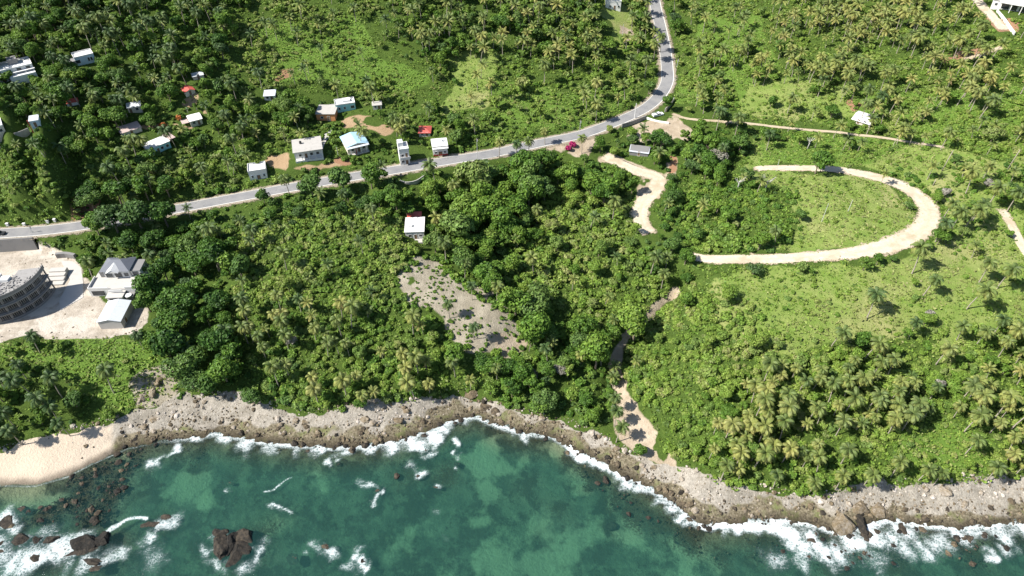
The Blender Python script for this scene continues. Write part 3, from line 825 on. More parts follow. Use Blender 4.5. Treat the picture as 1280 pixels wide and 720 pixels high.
def trunk_np(seed, h, r0, spread):
    r = np.random.default_rng(seed)
    lean = r.normal(size=2) * .3
    V, Fq = tube_np([(0, 0, -1.0), (lean[0] * .4, lean[1] * .4, h * .5), (lean[0], lean[1], h)], [r0 * 1.25, r0 * .85, r0 * .5], 6)
    parts = [(V, Fq)]
    for k in range(4):
        a = k * PI / 2 + r.random()
        e = np.array([math.cos(a) * spread, math.sin(a) * spread, h + spread * .55])
        s = np.array([lean[0] * .6, lean[1] * .6, h * .62])
        parts.append(tube_np([s, (s + e) / 2 + [0, 0, -.15 * spread], e], [r0 * .45, r0 * .3, r0 * .14], 4))
    return join_np(parts)

def join_np(parts):
    V, Fq, o = [], [], 0
    for v, f in parts:
        V.append(v); Fq.append(f + o); o += len(v)
    return np.vstack(V), np.vstack(Fq)

def palm_np(seed, fronds=24, seg=7):
    """A 10 m coconut palm: curved trunk, arching fronds of separate leaflets."""
    r = np.random.default_rng(seed)
    la = r.random() * 2 * PI
    ln = r.random() * 2.2
    top = np.array([math.cos(la) * ln, math.sin(la) * ln, 10.0])
    pts = [(0, 0, -1.0), (top[0] * .12, top[1] * .12, 2.5), (top[0] * .42, top[1] * .42, 6.0), tuple(top)]
    tv, tf = tube_np(pts, [.27, .2, .165, .15], 6)
    V, Fq, T = [], [], []
    for k in range(fronds):
        az = k * 2.399 + r.random() * .5
        age = (k + .5) / fronds
        el = math.radians(78 - 108 * age + r.normal() * 7)
        Lf = (4.3 - .9 * abs(age - .55)) * (.9 + .2 * r.random())
        tint = np.clip(.12 + .66 * age ** 1.6 + r.normal() * .10, 0, .85)
        if age > .9 and r.random() < .55:
            tint = .97
        p = top.copy()
        side = np.array([-math.sin(az), math.cos(az), 0])
        ds = Lf / seg
        droop = math.radians(10 + 5 * r.random())
        prev = None
        for s in range(seg + 1):
            fwd = np.array([math.cos(az) * math.cos(el), math.sin(az) * math.cos(el), math.sin(el)])
            dn = np.cross(side, fwd)
            if dn[2] > 0: dn = -dn
            u = s / seg
            wl = .95 * math.sin(PI * min(1, .16 + .84 * u) ** .8) ** .7 if u < 1 else .12
            wl = max(.2, wl) * (.9 + .2 * r.random())
            cur = (p.copy(), fwd.copy(), dn.copy(), wl)
            if prev is not None:
                p0, f0, d0, w0 = prev
                for sg in (-1, 1):
                    tip = .5 * (p0 + p) + (side * sg * .86 + dn * .52) * w0 + f0 * (.55 * w0 + .25)
                    b = len(V) * 0 + sum(1 for _ in ()) 
                    q = [p0, p0 + f0 * ds * .92, tip + f0 * ds * .28, tip - f0 * ds * .22]
                    n0 = len(T)
                    V += q
                    Fq.append((n0, n0 + 1, n0 + 2, n0 + 3))
                    T += [np.clip(tint + r.normal() * .04, 0, 1)] * 4
            prev = cur
            p = p + fwd * ds
            el -= droop * (.6 + .9 * u)
    return (tv, tf), (np.array(V), np.array(Fq), np.array(T)), top

def tufts_np(seed, n, spread, size, up=.9):
    r = np.random.default_rng(seed)
    P = np.column_stack([r.normal(size=(n, 2)) * spread, np.zeros(n)])
    P[:, 2] = size * .35 * (.4 + r.random(n))
    N = r.normal(size=(n, 3)) * .7 + [0, 0, up]
    V, Fq = leaves_np(P, N, size * (.6 + .8 * r.random(n)), r)
    return V, Fq, np.repeat(r.random(n), 4)

def dome_np(seed, nl, leaf, lob=5):
    """A 1 m radius bush with an uneven rounded top."""
    r = np.random.default_rng(seed)
    ang, rad = r.random(lob) * 2 * PI, .55 * np.sqrt(r.random(lob))
    L = np.stack([np.cos(ang) * rad, np.sin(ang) * rad, .25 + .35 * r.random(lob)], 1)
    R = .42 + .2 * r.random(lob)
    k = r.integers(0, lob, nl)
    d = r.normal(size=(nl, 3)); d[:, 2] = np.abs(d[:, 2]) * 1.0 - .15
    d /= np.linalg.norm(d, axis=1)[:, None]
    P = L[k] + d * (R[k] * (.75 + .35 * r.random(nl)))[:, None]
    N = d + r.normal(size=(nl, 3)) * .4 + [0, 0, .25]
    V, Fq = leaves_np(P, N, leaf * (.65 + .7 * r.random(nl)), r)
    tint = np.clip(.5 + (r.random(lob)[k] - .5) * .45 + (r.random(nl) - .5) * .7, 0, 1)
    return V, Fq, np.repeat(tint, 4)

# tree variants: (trunk, crown) at unit "8 m tall, 3.6 m radius"
TREES = []
for k in range(7):
    TREES.append(dict(trunk=trunk_np(200 + k, 3.6, .24, 1.9), near=crown_np(300 + k, 1900, 10, 3.7, 2.5, 5.4, .46 + .06 * (k % 3)), mid=crown_np(310 + k, 850, 9, 3.7, 2.5, 5.4, .66 + .06 * (k % 3)), far=crown_np(310 + k, 420, 8, 3.7, 2.4, 5.3, .88)))
for k in range(2):   # spreading, flat-topped
    TREES.append(dict(trunk=trunk_np(220 + k, 3.9, .26, 2.4), near=crown_np(320 + k, 1900, 13, 4.6, 1.3, 5.6, .46, .15), mid=crown_np(320 + k, 850, 12, 4.6, 1.3, 5.6, .66, .15), far=crown_np(320 + k, 420, 10, 4.6, 1.3, 5.6, .92, .15)))
for k in range(2):   # open, gappy crowns
    TREES.append(dict(trunk=trunk_np(240 + k, 4.2, .2, 2.0), near=crown_np(340 + k, 1100, 17, 3.9, 3.2, 5.8, .44, .2, .3, .58), mid=crown_np(340 + k, 560, 16, 3.9, 3.2, 5.8, .60, .2, .3, .6), far=crown_np(340 + k, 300, 14, 3.9, 3.0, 5.6, .8, .2, .3, .62)))
def banana_np(seed, n):
    r = np.random.default_rng(seed)
    st = r.normal(size=(6, 2)) * 1.3
    k = r.integers(0, 6, n)
    a = r.random(n) * 2 * PI
    rad = .5 + 1.0 * r.random(n)
    P = np.column_stack([st[k, 0] + np.cos(a) * rad, st[k, 1] + np.sin(a) * rad, 2.8 + .9 * r.random(n) - .5 * rad])
    ax = np.column_stack([np.cos(a), np.sin(a), .1 + .7 * r.random(n)])
    ax /= np.linalg.norm(ax, axis=1)[:, None]
    sd = np.column_stack([-np.sin(a), np.cos(a), np.zeros(n)])
    up = np.cross(ax, sd)
    L, w = (1.5 + .7 * r.random(n))[:, None], (.34 + .14 * r.random(n))[:, None]
    V = np.stack([P - ax * L * .5, P + sd * w - np.abs(up) * .05, P + ax * L * .5 - np.array([0, 0, .5]), P - sd * w], 1).reshape(-1, 3)
    return V, np.arange(4 * n).reshape(n, 4), np.repeat(np.clip(.75 + .2 * r.normal(size=n), 0, 1), 4)
for k in range(2):
    b_ = banana_np(360 + k, 60)
    TREES.append(dict(trunk=trunk_np(250 + k, 2.0, .14, .3), near=b_, mid=b_, far=b_))
PALMS = [palm_np(400 + k, 22 + k % 4, 11) for k in range(8)]
FARPALMS = [palm_np(420 + k, 16, 5) for k in range(4)]
BUSHES = [dict(near=dome_np(500 + k, 300, .30, 7), mid=dome_np(500 + k, 190, .37, 6), far=dome_np(500 + k, 110, .47, 5)) for k in range(6)]
TUFTS = [tufts_np(600 + k, 7, .75, .55) for k in range(5)]

# ------------------------------------------------------------------ where plants grow: zones painted over the ground
# tree spacing probability, palm probability (5 m cells), bush probability (2.4 m cells), tree size, bush size, colour, palm colour
DEF = dict(t=.85, p=.20, s=.30, th=1.0, bs=1.3, tv=.36, pv=.45)
ZONES = [
    ([(-400, -400), (330, -400), (300, 60), (330, 130), (380, 150), (250, 215), (120, 200), (-400, 180)], dict(t=.95, p=.36, s=.5, th=.88, bs=1.3, tv=.37, pv=.48)),
    ([(310, -50), (470, -50), (500, 60), (560, 85), (560, 125), (500, 140), (420, 120), (330, 120), (285, 75)], dict(t=.09, p=.07, s=.49, th=.75, bs=1.1, tv=.72, pv=.45)),
    ([(470, -400), (760, -400), (835, 60), (815, 110), (760, 150), (640, 165), (620, 100), (560, 50), (480, 20)], dict(t=.55, p=.42, s=.55, th=.9, tv=.50, pv=.66)),
    ([(610, 70), (830, 80), (800, 125), (740, 160), (600, 180), (540, 165), (560, 140), (610, 120)], dict(t=.22, p=.12, s=.5, th=.8, bs=1.3, tv=.66, pv=.62)),
    ([(555, 70), (600, 58), (625, 66), (618, 100), (600, 140), (556, 148), (552, 130), (570, 100)], dict(t=.04, p=.10, s=.10, th=.7, bs=.8, tv=.5, pv=.7)),
    ([(840, -400), (1700, -400), (1700, 190), (1240, 190), (1130, 178), (1060, 150), (930, 145), (850, 130)], dict(t=.08, p=.56, s=.45, th=.75, bs=1.2, tv=.64, pv=.76)),
    ([(840, -400), (960, -400), (960, 60), (920, 140), (850, 130)], dict(t=.16, p=.18, s=.48, th=.8, bs=1.3, tv=.66, pv=.62)),
    ([(915, 95), (980, 92), (1060, 105), (1075, 150), (1000, 158), (925, 150)], dict(t=.05, p=.16, s=.35, th=.7, bs=.9, tv=.58, pv=.65)),
    ([(1060, 140), (1280, 110), (1500, 110), (1500, 195), (1240, 192), (1130, 180)], dict(t=.09, p=.24, s=.46, th=.8, bs=1.2, tv=.70, pv=.68)),
    ([(-400, 185), (120, 190), (128, 235), (100, 278), (-400, 280)], dict(t=.12, p=.05, s=.85, th=.7, bs=1.2, tv=.58, pv=.4)),
    ([(190, 195), (330, 160), (385, 150), (380, 225), (240, 248), (190, 240)], dict(t=.34, p=.24, s=.85, th=.7, bs=1.3, tv=.62, pv=.66)),
    ([(380, 140), (640, 150), (620, 190), (560, 200), (480, 210), (400, 215)], dict(t=.60, p=.16, s=.85, th=.7, bs=1.2, tv=.52, pv=.6)),
    ([(500, 130), (600, 145), (680, 165), (640, 185), (560, 180), (500, 160)], dict(t=.45, p=.2, s=.7, th=.75, bs=1.2, tv=.52, pv=.6)),
    ([(100, 235), (230, 255), (300, 270), (320, 420), (310, 500), (190, 500), (180, 320), (100, 300)], dict(t=.8, p=.10, s=.2, th=1.6, tv=.24, pv=.35)),
    ([(260, 265), (400, 245), (490, 235), (515, 300), (505, 360), (560, 430), (590, 470), (560, 505), (330, 505), (290, 420), (300, 320)], dict(t=.13, p=.05, s=.98, th=.62, bs=1.65, tv=.66, pv=.5)),
    ([(330, 235), (500, 205), (500, 245), (400, 260), (270, 285), (250, 262)], dict(t=.65, p=.14, s=.5, th=.9, tv=.36, pv=.5)),
    ([(310, 370), (490, 375), (560, 435), (600, 480), (560, 505), (330, 508), (300, 440)], dict(t=.28, p=.52, s=.85, th=.7, bs=1.4, tv=.50, pv=.76)),
    ([(500, 215), (700, 200), (790, 235), (820, 330), (850, 360), (760, 450), (740, 530), (600, 500), (590, 470), (655, 430), (600, 360), (540, 318), (540, 270)], dict(t=.85, p=.09, s=.6, th=1.65, bs=1.6, tv=.48, pv=.6)),
    ([(690, 235), (790, 240), (810, 330), (840, 360), (780, 400), (700, 400), (650, 330)], dict(t=.30, p=.10, s=.9, th=.85, bs=1.7, tv=.66, pv=.6)),
    ([(600, 440), (700, 420), (740, 440), (740, 525), (640, 510), (590, 485)], dict(t=.85, p=.16, s=.4, th=1.0, tv=.38, pv=.6)),
    ([(800, 160), (940, 150), (950, 230), (900, 300), (820, 300), (850, 240)], dict(t=.8, p=.22, s=.5, th=.95, tv=.32, pv=.5)),
    ([(860, 225), (985, 215), (1000, 270), (985, 300), (900, 318), (860, 312)], dict(t=.2, p=.05, s=.8, th=.8, bs=1.5, tv=.46, pv=.5)),
    ([(930, 214), (1045, 211), (1110, 226), (1144, 258), (1140, 288), (1095, 306), (1040, 316), (960, 318), (1000, 290), (1005, 260), (985, 235)], dict(t=.01, p=.0, s=.24, th=.6, bs=.8, tv=.62, pv=.5)),
    ([(860, 330), (1000, 332), (1070, 328), (1140, 318), (1190, 285), (1180, 250), (1140, 220), (1060, 208), (930, 206), (935, 165), (1060, 172), (1190, 186), (1500, 190), (1500, 440), (1180, 430), (1080, 420), (985, 455), (930, 445)], dict(t=.015, p=.035, s=.22, th=.6, bs=.85, tv=.60, pv=.6)),
    ([(1140, 215), (1230, 196), (1500, 196), (1500, 290), (1240, 290), (1180, 270)], dict(t=.14, p=.16, s=.5, th=.6, bs=1.1, tv=.5, pv=.65)),
    ([(785, 425), (860, 345), (930, 380), (985, 420), (960, 470), (900, 570), (850, 572), (790, 490)], dict(t=.34, p=.10, s=.95, th=.58, bs=1.6, tv=.64, pv=.68)),
    ([(870, 560), (930, 470), (1000, 440), (1080, 425), (1180, 430), (1230, 400), (1500, 400), (1500, 605), (1150, 606), (1010, 616), (900, 606)], dict(t=.46, p=.66, s=.92, th=.64, bs=1.45, tv=.58, pv=.74)),
    ([(1090, 380), (1180, 390), (1190, 470), (1110, 440)], dict(t=.10, p=.10, s=.6, th=.6, bs=1.2, tv=.6, pv=.6)),
    ([(1125, 528), (1200, 525), (1240, 560), (1225, 592), (1130, 592)], dict(t=.02, p=.06, s=.97, th=.6, bs=1.0, tv=.72, pv=.6)),
    ([(-400, 430), (0, 428), (190, 428), (222, 470), (200, 500), (160, 515), (112, 505), (72, 446), (-400, 460)], dict(t=.02, p=.02, s=.14, th=.6, bs=.8, tv=.62, pv=.4)),
    ([(-400, 455), (70, 448), (112, 500), (120, 525), (60, 545), (-400, 575)], dict(t=.80, p=.34, s=.5, th=.8, tv=.30, pv=.35)),
    ([(40, 300), (110, 285), (190, 280), (180, 322), (110, 322), (95, 312)], dict(t=.75, p=.1, s=.6, th=.65, tv=.34, pv=.4)),
]
NOGROW = [SLOPE, PADP, GULLY] + YARD[:2] + JUNC + [[(745, 8), (786, 8), (786, 58), (752, 50)]] + [[(-400, 560)] + VEG[2:-2] + [(1700, 606), (1700, 2000), (-400, 2000)]]
# kept free of crowns so that what stands there can be seen: column, row, half width, half height
CLEAR = [(30, 372, 48, 42), (142, 352, 33, 28), (140, 395, 30, 24), (387, 188, 24, 15), (322, 213, 16, 13), (445, 180, 20, 15), (407, 142, 18, 10), (431, 131, 19, 10), (508, 190, 12, 18), (551, 182, 14, 15), (531, 162, 11, 7), (526, 190, 10, 9),
         (518, 284, 17, 22), (512, 224, 16, 10), (246, 147, 16, 13), (198, 175, 20, 13), (239, 112, 8, 8), (171, 133, 10, 8), (166, 159, 18, 10), (92, 127, 10, 7), (105, 71, 17, 9), (24, 78, 26, 11), (5, 160, 12, 18), (28, 167, 10, 8), (46, 152, 8, 9),
         (1076, 146, 13, 10), (1258, 10, 30, 12), (766, 5, 11, 8), (799, 189, 14, 8), (822, 141, 12, 9), (336, 119, 10, 8), (471, 130, 9, 6), (249, 93, 9, 5), (714, 183, 11, 9), (793, 138, 5, 12), (1010, 225, 3, 5), (85, 318, 12, 10)]
def z_lookup(px, py):
    q = {k: np.full(px.shape, float(v)) for k, v in DEF.items()}
    wx_ = px + (fbm(px, py, 40, 91, 3) - .5) * 34
    wy_ = py + (fbm(px, py, 40, 95, 3) - .5) * 26
    for poly, d in ZONES:
        m = inpoly(wx_, wy_, poly)
        for k, v in d.items():
            q[k][m] = v
    return q

def path_px(line):
    px, py, zc = project(line[:, 0], line[:, 1], line[:, 2])
    return np.column_stack([px, py])[::3], zc
LINES = [(path_px(MAIN), 5.0), (path_px(LOOP), 3.3), (path_px(SIDE), 3.5), (path_px(PATH), 1.3), (path_px(EASTPATH), 1.8), (path_px(TOPROAD), 2.8), (path_px(SPUR), 1.4)]
WLINES = [(MAIN[::2], 4.8), (LOOP[::2], 3.4), (SIDE[::2], 4.2), (PATH[::2], 1.4), (EASTPATH[::2], 1.8), (TOPROAD[::2], 2.8), (SPUR[::2], 1.4)]
SHADED = [[(-100, 292), (480, 200), (480, 232), (-100, 310)]]

def allowed(x, y, z, hc, rad, slack=.75):
    """Ground free to grow on, and the crown (centre hc above ground) not standing in front of cleared things."""
    gx, gy, zc = project(x, y, z)
    ok = np.ones(x.shape, bool)
    wx_ = gx + (fbm(x, y, 6, 401, 3) - .5) * 16
    wy_ = gy + (fbm(x, y, 6, 411, 3) - .5) * 12
    for k, poly in enumerate(NOGROW):
        ok &= ~(inpoly(wx_, wy_, poly) if k in (0, 3, 4, len(NOGROW) - 1) else inpoly(gx, gy, poly))
    for L, hw in WLINES:
        ok &= polydist(x, y, [tuple(p[:2]) for p in L[::4]] + [tuple(L[-1][:2])]) > hw + np.minimum(.25 * rad, .5)
    cx, cy, zc2 = project(x, y, z + hc)
    rp = rad * F / zc2 * slack
    ok &= ~inpoly(cx + (wx_ - gx), cy + (wy_ - gy), SLOPE) & ~inpoly(cx, cy, PADP)
    for bx, by, bw, bh in CLEAR:
        bw, bh = bw * .8, bh * .8
        ok &= ~((np.abs(cx - bx) < bw + rp * .8) & (cy > by - bh - rp * .6) & (cy < by + bh + rp * .75))
    for (pp, zl), hw in LINES:
        dd = polydist(cx, cy, [tuple(p) for p in pp])
        lim = hw * F / zc2 * .45 + rp * .62
        sh = np.zeros(cx.shape, bool)
        if hw == 5.0:
            sh = (cx < 480) & (cx > 112) & (vnoise(cx, cy, 26, 99) > .48)
        ok &= (dd > lim) | sh
    return ok

def in_view(x, y, z, pad=0):
    px, py, zc = project(x, y, z)
    return (px > -pad) & (px < W + pad) & (py > -pad) & (py < HH + pad) & (y > 30)

def cells(step, seed):
    r = np.random.default_rng(seed)
    gx = np.arange(-420, 420, step)
    gy = np.arange(62, 500, step)
    a, b = np.meshgrid(gx, gy, indexing='ij')
    a = a.ravel() + (r.random(a.size) - .5) * step * .9
    b = b.ravel() + (r.random(b.size) - .5) * step * .9
    z = hz(a, b)
    k = in_view(a, b, z, 90) & (b > np.interp(a, SHX, SHY) + 6)
    return a[k], b[k], z[k], r

def spread(V, Fq, T, x, y, z, sc, rot, tv, szz=None):
    """Copies of one prototype as plain arrays."""
    m = len(x)
    cr, sr = np.cos(rot)[:, None], np.sin(rot)[:, None]
    szz = sc if szz is None else szz
    vx = (V[None, :, 0] * cr - V[None, :, 1] * sr) * sc[:, None] + x[:, None]
    vy = (V[None, :, 0] * sr + V[None, :, 1] * cr) * sc[:, None] + y[:, None]
    vz = V[None, :, 2] * szz[:, None] + z[:, None]
    VV = np.stack([vx, vy, vz], -1).reshape(-1, 3)
    FF = (Fq[None] + (np.arange(m) * len(V))[:, None, None]).reshape(-1, Fq.shape[1])
    return VV, FF, (np.tile(T, m) if T is not None else np.zeros(len(VV))), np.repeat(tv, len(V))

class Bulk:
    def __init__(self):
        self.V, self.F, self.T, self.Q, self.M, self.o = [], [], [], [], [], 0
    def add(self, V, Fq, T, Q, mi):
        self.V.append(V); self.F.append(Fq + self.o); self.T.append(T); self.Q.append(Q)
        self.M.append(np.full(len(Fq), mi)); self.o += len(V)
    def build(self, name, mats):
        me = mesh_np(name, np.vstack(self.V), np.vstack(self.F), mats, np.concatenate(self.M), {"tint": np.concatenate(self.T), "tvar": np.concatenate(self.Q)})
        o = link(name, me)
        o.color = (0, 0, 0, 1)
        return o

# ------------------------------------------------------------------ words for labels
AREAS = [([(-400, -400), (330, -400), (300, 60), (330, 130), (210, 135), (120, 140), (-400, 140)], "on the high wooded slope behind the far hill houses"),
         ([(-400, 140), (120, 140), (210, 135), (330, 130), (385, 150), (380, 225), (250, 250), (90, 278), (-400, 280)], "among the hill houses above the coast road"),
         ([(330, -400), (770, -400), (835, 60), (815, 110), (740, 160), (600, 180), (330, 130)], "on the slope above the small pale houses by the road"),
         ([(330, 130), (600, 150), (700, 165), (620, 190), (480, 215), (380, 225)], "around the small pale houses above the coast road"),
         ([(840, -400), (1700, -400), (1700, 196), (930, 150), (840, 135)], "in the palm slope beyond the straight uphill road"),
         ([(90, 270), (250, 250), (310, 290), (320, 420), (310, 500), (190, 500), (180, 320)], "in the dark wood beside the building site"),
         ([(250, 250), (500, 205), (515, 300), (505, 360), (330, 375), (310, 290)], "on the scrub hill just below the coast road"),
         ([(310, 375), (490, 370), (560, 435), (600, 500), (330, 520), (300, 480)], "on the shoreward foot of the scrub hill"),
         ([(500, 205), (760, 195), (800, 260), (820, 320), (850, 355), (700, 400), (600, 370), (540, 318), (505, 300)], "in the wooded valley below the coast road"),
         ([(590, 460), (655, 430), (700, 400), (850, 355), (760, 450), (745, 545), (600, 510)], "near the mouth of the dry gully"),
         ([(760, 160), (940, 150), (960, 212), (960, 320), (820, 310)], "between the junction track and the dirt loop"),
         ([(940, 150), (1700, 196), (1700, 420), (1180, 430), (1080, 420), (985, 450), (900, 400), (860, 325), (960, 318)], "on the open grass around the dirt loop"),
         ([(785, 425), (860, 325), (900, 400), (985, 450), (900, 560), (850, 580), (790, 490)], "on the bushy flank between gully and headland"),
         ([(850, 590), (985, 450), (1080, 420), (1180, 430), (1180, 640), (900, 620)], "in the headland grove above the boulder shore"),
         ([(1180, 430), (1700, 420), (1700, 640), (1180, 640)], "on the far end of the headland above the shore"),
         ([(-400, 420), (230, 420), (230, 520), (-400, 600)], "above the sandy cove below the building site")]
def area_of(px, py):
    for k, (poly, s) in enumerate(AREAS):
        if inpoly(np.array([px]), np.array([py]), poly)[0]:
            return s
    return "on the hillside between road and shore"
LABELS = {}
def grouped(label, group):
    """One label belongs to one group only."""
    if LABELS.setdefault(label, group) != group:
        return None
    return label

LANDMARKS = [(324, 224, "the white cube house by the coast road"), (387, 197, "the long white house with the porch"), (448, 190, "the blue roofed house"), (408, 151, "the orange walled house"),
             (433, 139, "the turquoise house below the green hill"), (531, 171, "the red hip roofed hut"), (507, 206, "the narrow two-storey white house"), (551, 195, "the white shop with the red base"),
             (519, 299, "the lone white house in the valley"), (141, 411, "the metal roofed shed on the building site"), (141, 376, "the terraced modern house"), (798, 195, "the low shack by the junction"),
             (1075, 156, "the white roofed hillside hut"), (1052, 654, "the huge grey boulder"), (793, 148, "the tall white roadside pole"), (22, 99, "the big white house on the far hill"), (109, 80, "the pale blue far hill house"),
             (247, 157, "the cream house with two thin posts"), (202, 190, "the turquoise house with a long white roof"), (239, 119, "the salmon red gabled house"), (338, 126, "the small grey-blue roofed house"),
             (1161, 272, "the widest bend of the dirt loop"), (885, 323, "the lower end of the dirt loop"), (945, 212, "the upper end of the dirt loop"), (1027, 277, "the taller pole inside the loop"), (1262, 13, "the long white house on the pale drive"),
             (766, 12, "the white house by the uphill lawn"), (822, 145, "the white pickup truck"), (1256, 266, "the top of the stony path"), (492, 352, "the upper corner of the bare slope"), (650, 432, "the low corner of the bare slope"),
             (170, 141, "the whitish metal roofed house"), (166, 168, "the pink-grey roofed house"), (46, 159, "the tiny pale blue house"), (711, 186, "the magenta flowering bushes"), (1147, 178, "the far end of the footpath"), (980, 159, "the middle of the footpath"),
             (190, 490, "the grey outcrop above the cove"), (60, 278, "the paired white roadside posts"), (597, 200, "the utility pole past the shop"), (846, 84, "the pole on the reddish verge"), (605, 509, "the brown outcrop at the small inlet")]
_lm = place([l[0] for l in LANDMARKS], [l[1] for l in LANDMARKS])
def landmark_labels(kind, x, y, ind, ox, oy, reach=16):
    """{index: label} for the plant of a kind that stands closest to each landmark."""
    out, inds = {}, set(int(i) for i in ind)
    for k, l in enumerate(LANDMARKS):
        d = np.hypot(x - _lm[0][k], y - _lm[1][k])
        i = int(d.argmin())
        if d[i] < reach and i in inds and i not in out and (len(ox) == 0 or np.hypot(ox - _lm[0][k], oy - _lm[1][k]).min() > d[i] + 1):
            out[i] = f"{kind} standing closest to {l[2]}"
    return out
# ------------------------------------------------------------------ palms
def hue_word(v, words, cuts):
    return words[sum(v > c for c in cuts)]
HAND_PALMS = [  # palms that can be picked out one by one: column and row of the foot, height, colour, label
    (1140, 342, 10.5, .62, "lone coconut palm with a pale slanting trunk below the widest bend of the dirt loop"),
    (1223, 354, 8.5, .62, "short coconut palm standing alone on dry grass between two other lone palms"),
    (1208, 386, 10, .6, "tall thin coconut palm on dry grass directly above the clump of three palms"),
    (1083, 399, 9.5, .42, "dull green coconut palm on the grass above the headland grove beside a rounded vine clump"),
    (1194, 428, 6.5, .55, "coconut palm at the upper corner of the tight clump on dry grass"),
    (1218, 434, 7.5, .6, "largest coconut palm in the tight clump on dry grass"),
    (1240, 420, 7, .45, "darkest coconut palm of the tight clump on dry grass"),
    (1247, 447, 7, .66, "yellow-green coconut palm just below the tight clump on dry grass"),
    (900, 602, 7, .6, "big coconut palm at the seaward tip where the gully dirt meets the boulders"),
    (966, 610, 5, .5, "low coconut palm casting its shadow on bare dirt above the boulders"),
    (1012, 616, 6, .62, "coconut palm leaning out over the stones with a round dark shadow beside it"),
    (1080, 606, 7, .64, "bright coconut palm beside the square patch of vivid green vines"),
    (1145, 604, 7, .58, "coconut palm at the seaward edge of the vivid green vines"),
    (1166, 607, 5, .55, "small coconut palm bending over the stones below the vivid green vines"),
    (1232, 602, 7, .55, "coconut palm beside dry twigs on the stony rim of the headland"),
    (1206, 568, 7, .55, "coconut palm standing at the landward corner of the vivid green vines"),
    (764, 512, 6, .5, "coconut palm leaning over the gully mouth on its wooded side"),
    (768, 533, 6.5, .48, "coconut palm at the narrow part of the gully with a star shadow on the dirt"),
    (770, 553, 6.5, .5, "lowest coconut palm at the gully mouth just above the boulders"),
    (38, 492, 9, .3, "dark coconut palm above the cove beside the grassy bank"),
    (78, 497, 9, .40, "pale fronded coconut palm above the cove against the bright grassy bank"),
    (74, 527, 7.5, .30, "dull coconut palm in the middle of the dark clump above the cove"),
    (20, 535, 8, .36, "coconut palm over the sand with its upper crown behind another palm"),
    (28, 556, 8, .40, "big pale coconut palm nearest the sand of the cove"),
    (88, 545, 6, .34, "low coconut palm hanging over the sand at the end of the dark clump"),
    (958, 188, 8, .30, "dark crowned palm with a white trunk alone on bright grass above the loop"),
    (545, 232, 10, .5, "tall coconut palm beside the road opposite the two-storey white house"),
    (572, 238, 9, .62, "yellowing coconut palm beside the road past the white roofed house"),
    (624, 197, 7, .75, "yellow coconut palm at the roadside verge, first of the row by the coast road"),
    (645, 199, 7, .35, "dark green coconut palm in the row at the roadside verge"),
    (661, 195, 7, .6, "olive coconut palm in the row at the roadside verge"),
    (681, 181, 6, .75, "coconut palm with yellow fronds overlapping the coast road beside a red flowering bush"),
    (727, 192, 6.5, .7, "coconut palm with hanging straw-coloured fronds beside the red flowering bush"),
    (825, 66, 9, .6, "upper roadside coconut palm shading the straight uphill road"),
    (817, 75, 9, .68, "yellowish roadside coconut palm shading the straight uphill road"),
    (272, 315, 10, .5, "coconut palm rising clear of the dark wood above the scrub hill"),
    (262, 312, 9, .42, "coconut palm beside the tallest one in the dark wood above the scrub hill"),
    (1233, 261, 9.5, .6, "thin leaning coconut palm near the upper end of the stony path"),
    (1258, 265, 9, .5, "thin leaning coconut palm right at the upper end of the stony path"),
    (562, 398, 5.5, .45, "young coconut palm at the wooded edge of the bare slope"),
    (590, 375, 4.5, .4, "young coconut palm in the middle of the bare slope"),
    (592, 424, 5, .4, "young coconut palm casting a dark shadow low on the bare slope"),
    (200, 335, 7, .42, "small coconut palm in the dark wood close to the grey roofed white house"),
]
PALM_TRUNKS, PALM_CROWNS = [], []
for k, ((tv, tf), (V, Fq, T), top) in enumerate(PALMS):
    PALM_TRUNKS.append(mesh_np("palm_trunk", tv, tf, [PALMBARK], smooth=True))
    PALM_CROWNS.append(mesh_np("palm_crown", V, Fq, [PALMLEAF], attrs={"tint": T}))
def add_palm(x, y, z, sc, rot, tv, var, label, group=None):
    e = empty("coconut_palm", (x, y, z), rot, label=label, cat="palm tree", group=group)
    e.scale = (sc, sc, sc)
    for nm, me in (("trunk", PALM_TRUNKS[var]), ("crown", PALM_CROWNS[var])):
        o = link(nm, me, e)
        o.color = (tv, 0, 0, 1)
    return e
hp = np.array([h[:4] for h in HAND_PALMS])
hx, hy, hzv = place(hp[:, 0], hp[:, 1])
for k, h in enumerate(HAND_PALMS):
    s_ = h[2] / 10
    add_palm(hx[k], hy[k], hzv[k] - .1, s_ if s_ > .8 else .8 * .5 + s_ * .5, rng.random() * 6.28, h[3] - .22, k % 8, h[4])
x, y, z, r = cells(4.6, 21)
sc = .50 + .46 * r.random(len(x)) ** 1.2
cx, cy, zc = project(x, y, z + 10 * sc)
q = z_lookup(cx, cy)
cl = smooth(.34, .60, vnoise(x, y, 14, 121))
ok = r.random(len(x)) < q['p'] * (.45 + .85 * cl)
ok &= np.hypot(x[:, None] - hx[None], y[:, None] - hy[None]).min(1) > 4.5
ok[ok] &= allowed(x[ok], y[ok], z[ok], 10 * sc[ok], 3.2 * sc[ok])
x, y, z, sc, cx, cy, zc = [a[ok] for a in (x, y, z, sc, cx, cy, zc)]
ptv = np.clip(q['pv'][ok] + r.normal(size=len(x)) * .10 + (fbm(x, y, 30, 131) - .5) * .35, .1, .95) - .22
rot = r.random(len(x)) * 6.28
var = r.integers(0, 8, len(x))
PALM_XY = np.column_stack([x, y, sc])
seen = in_view(x, y, z + 8 * sc)
order = np.argsort(-np.where(seen, sc / zc, 0))
n_ind = 300 - len(HAND_PALMS)
ind = order[:n_ind]
special = landmark_labels('coconut palm', x, y, ind, hx, hy)
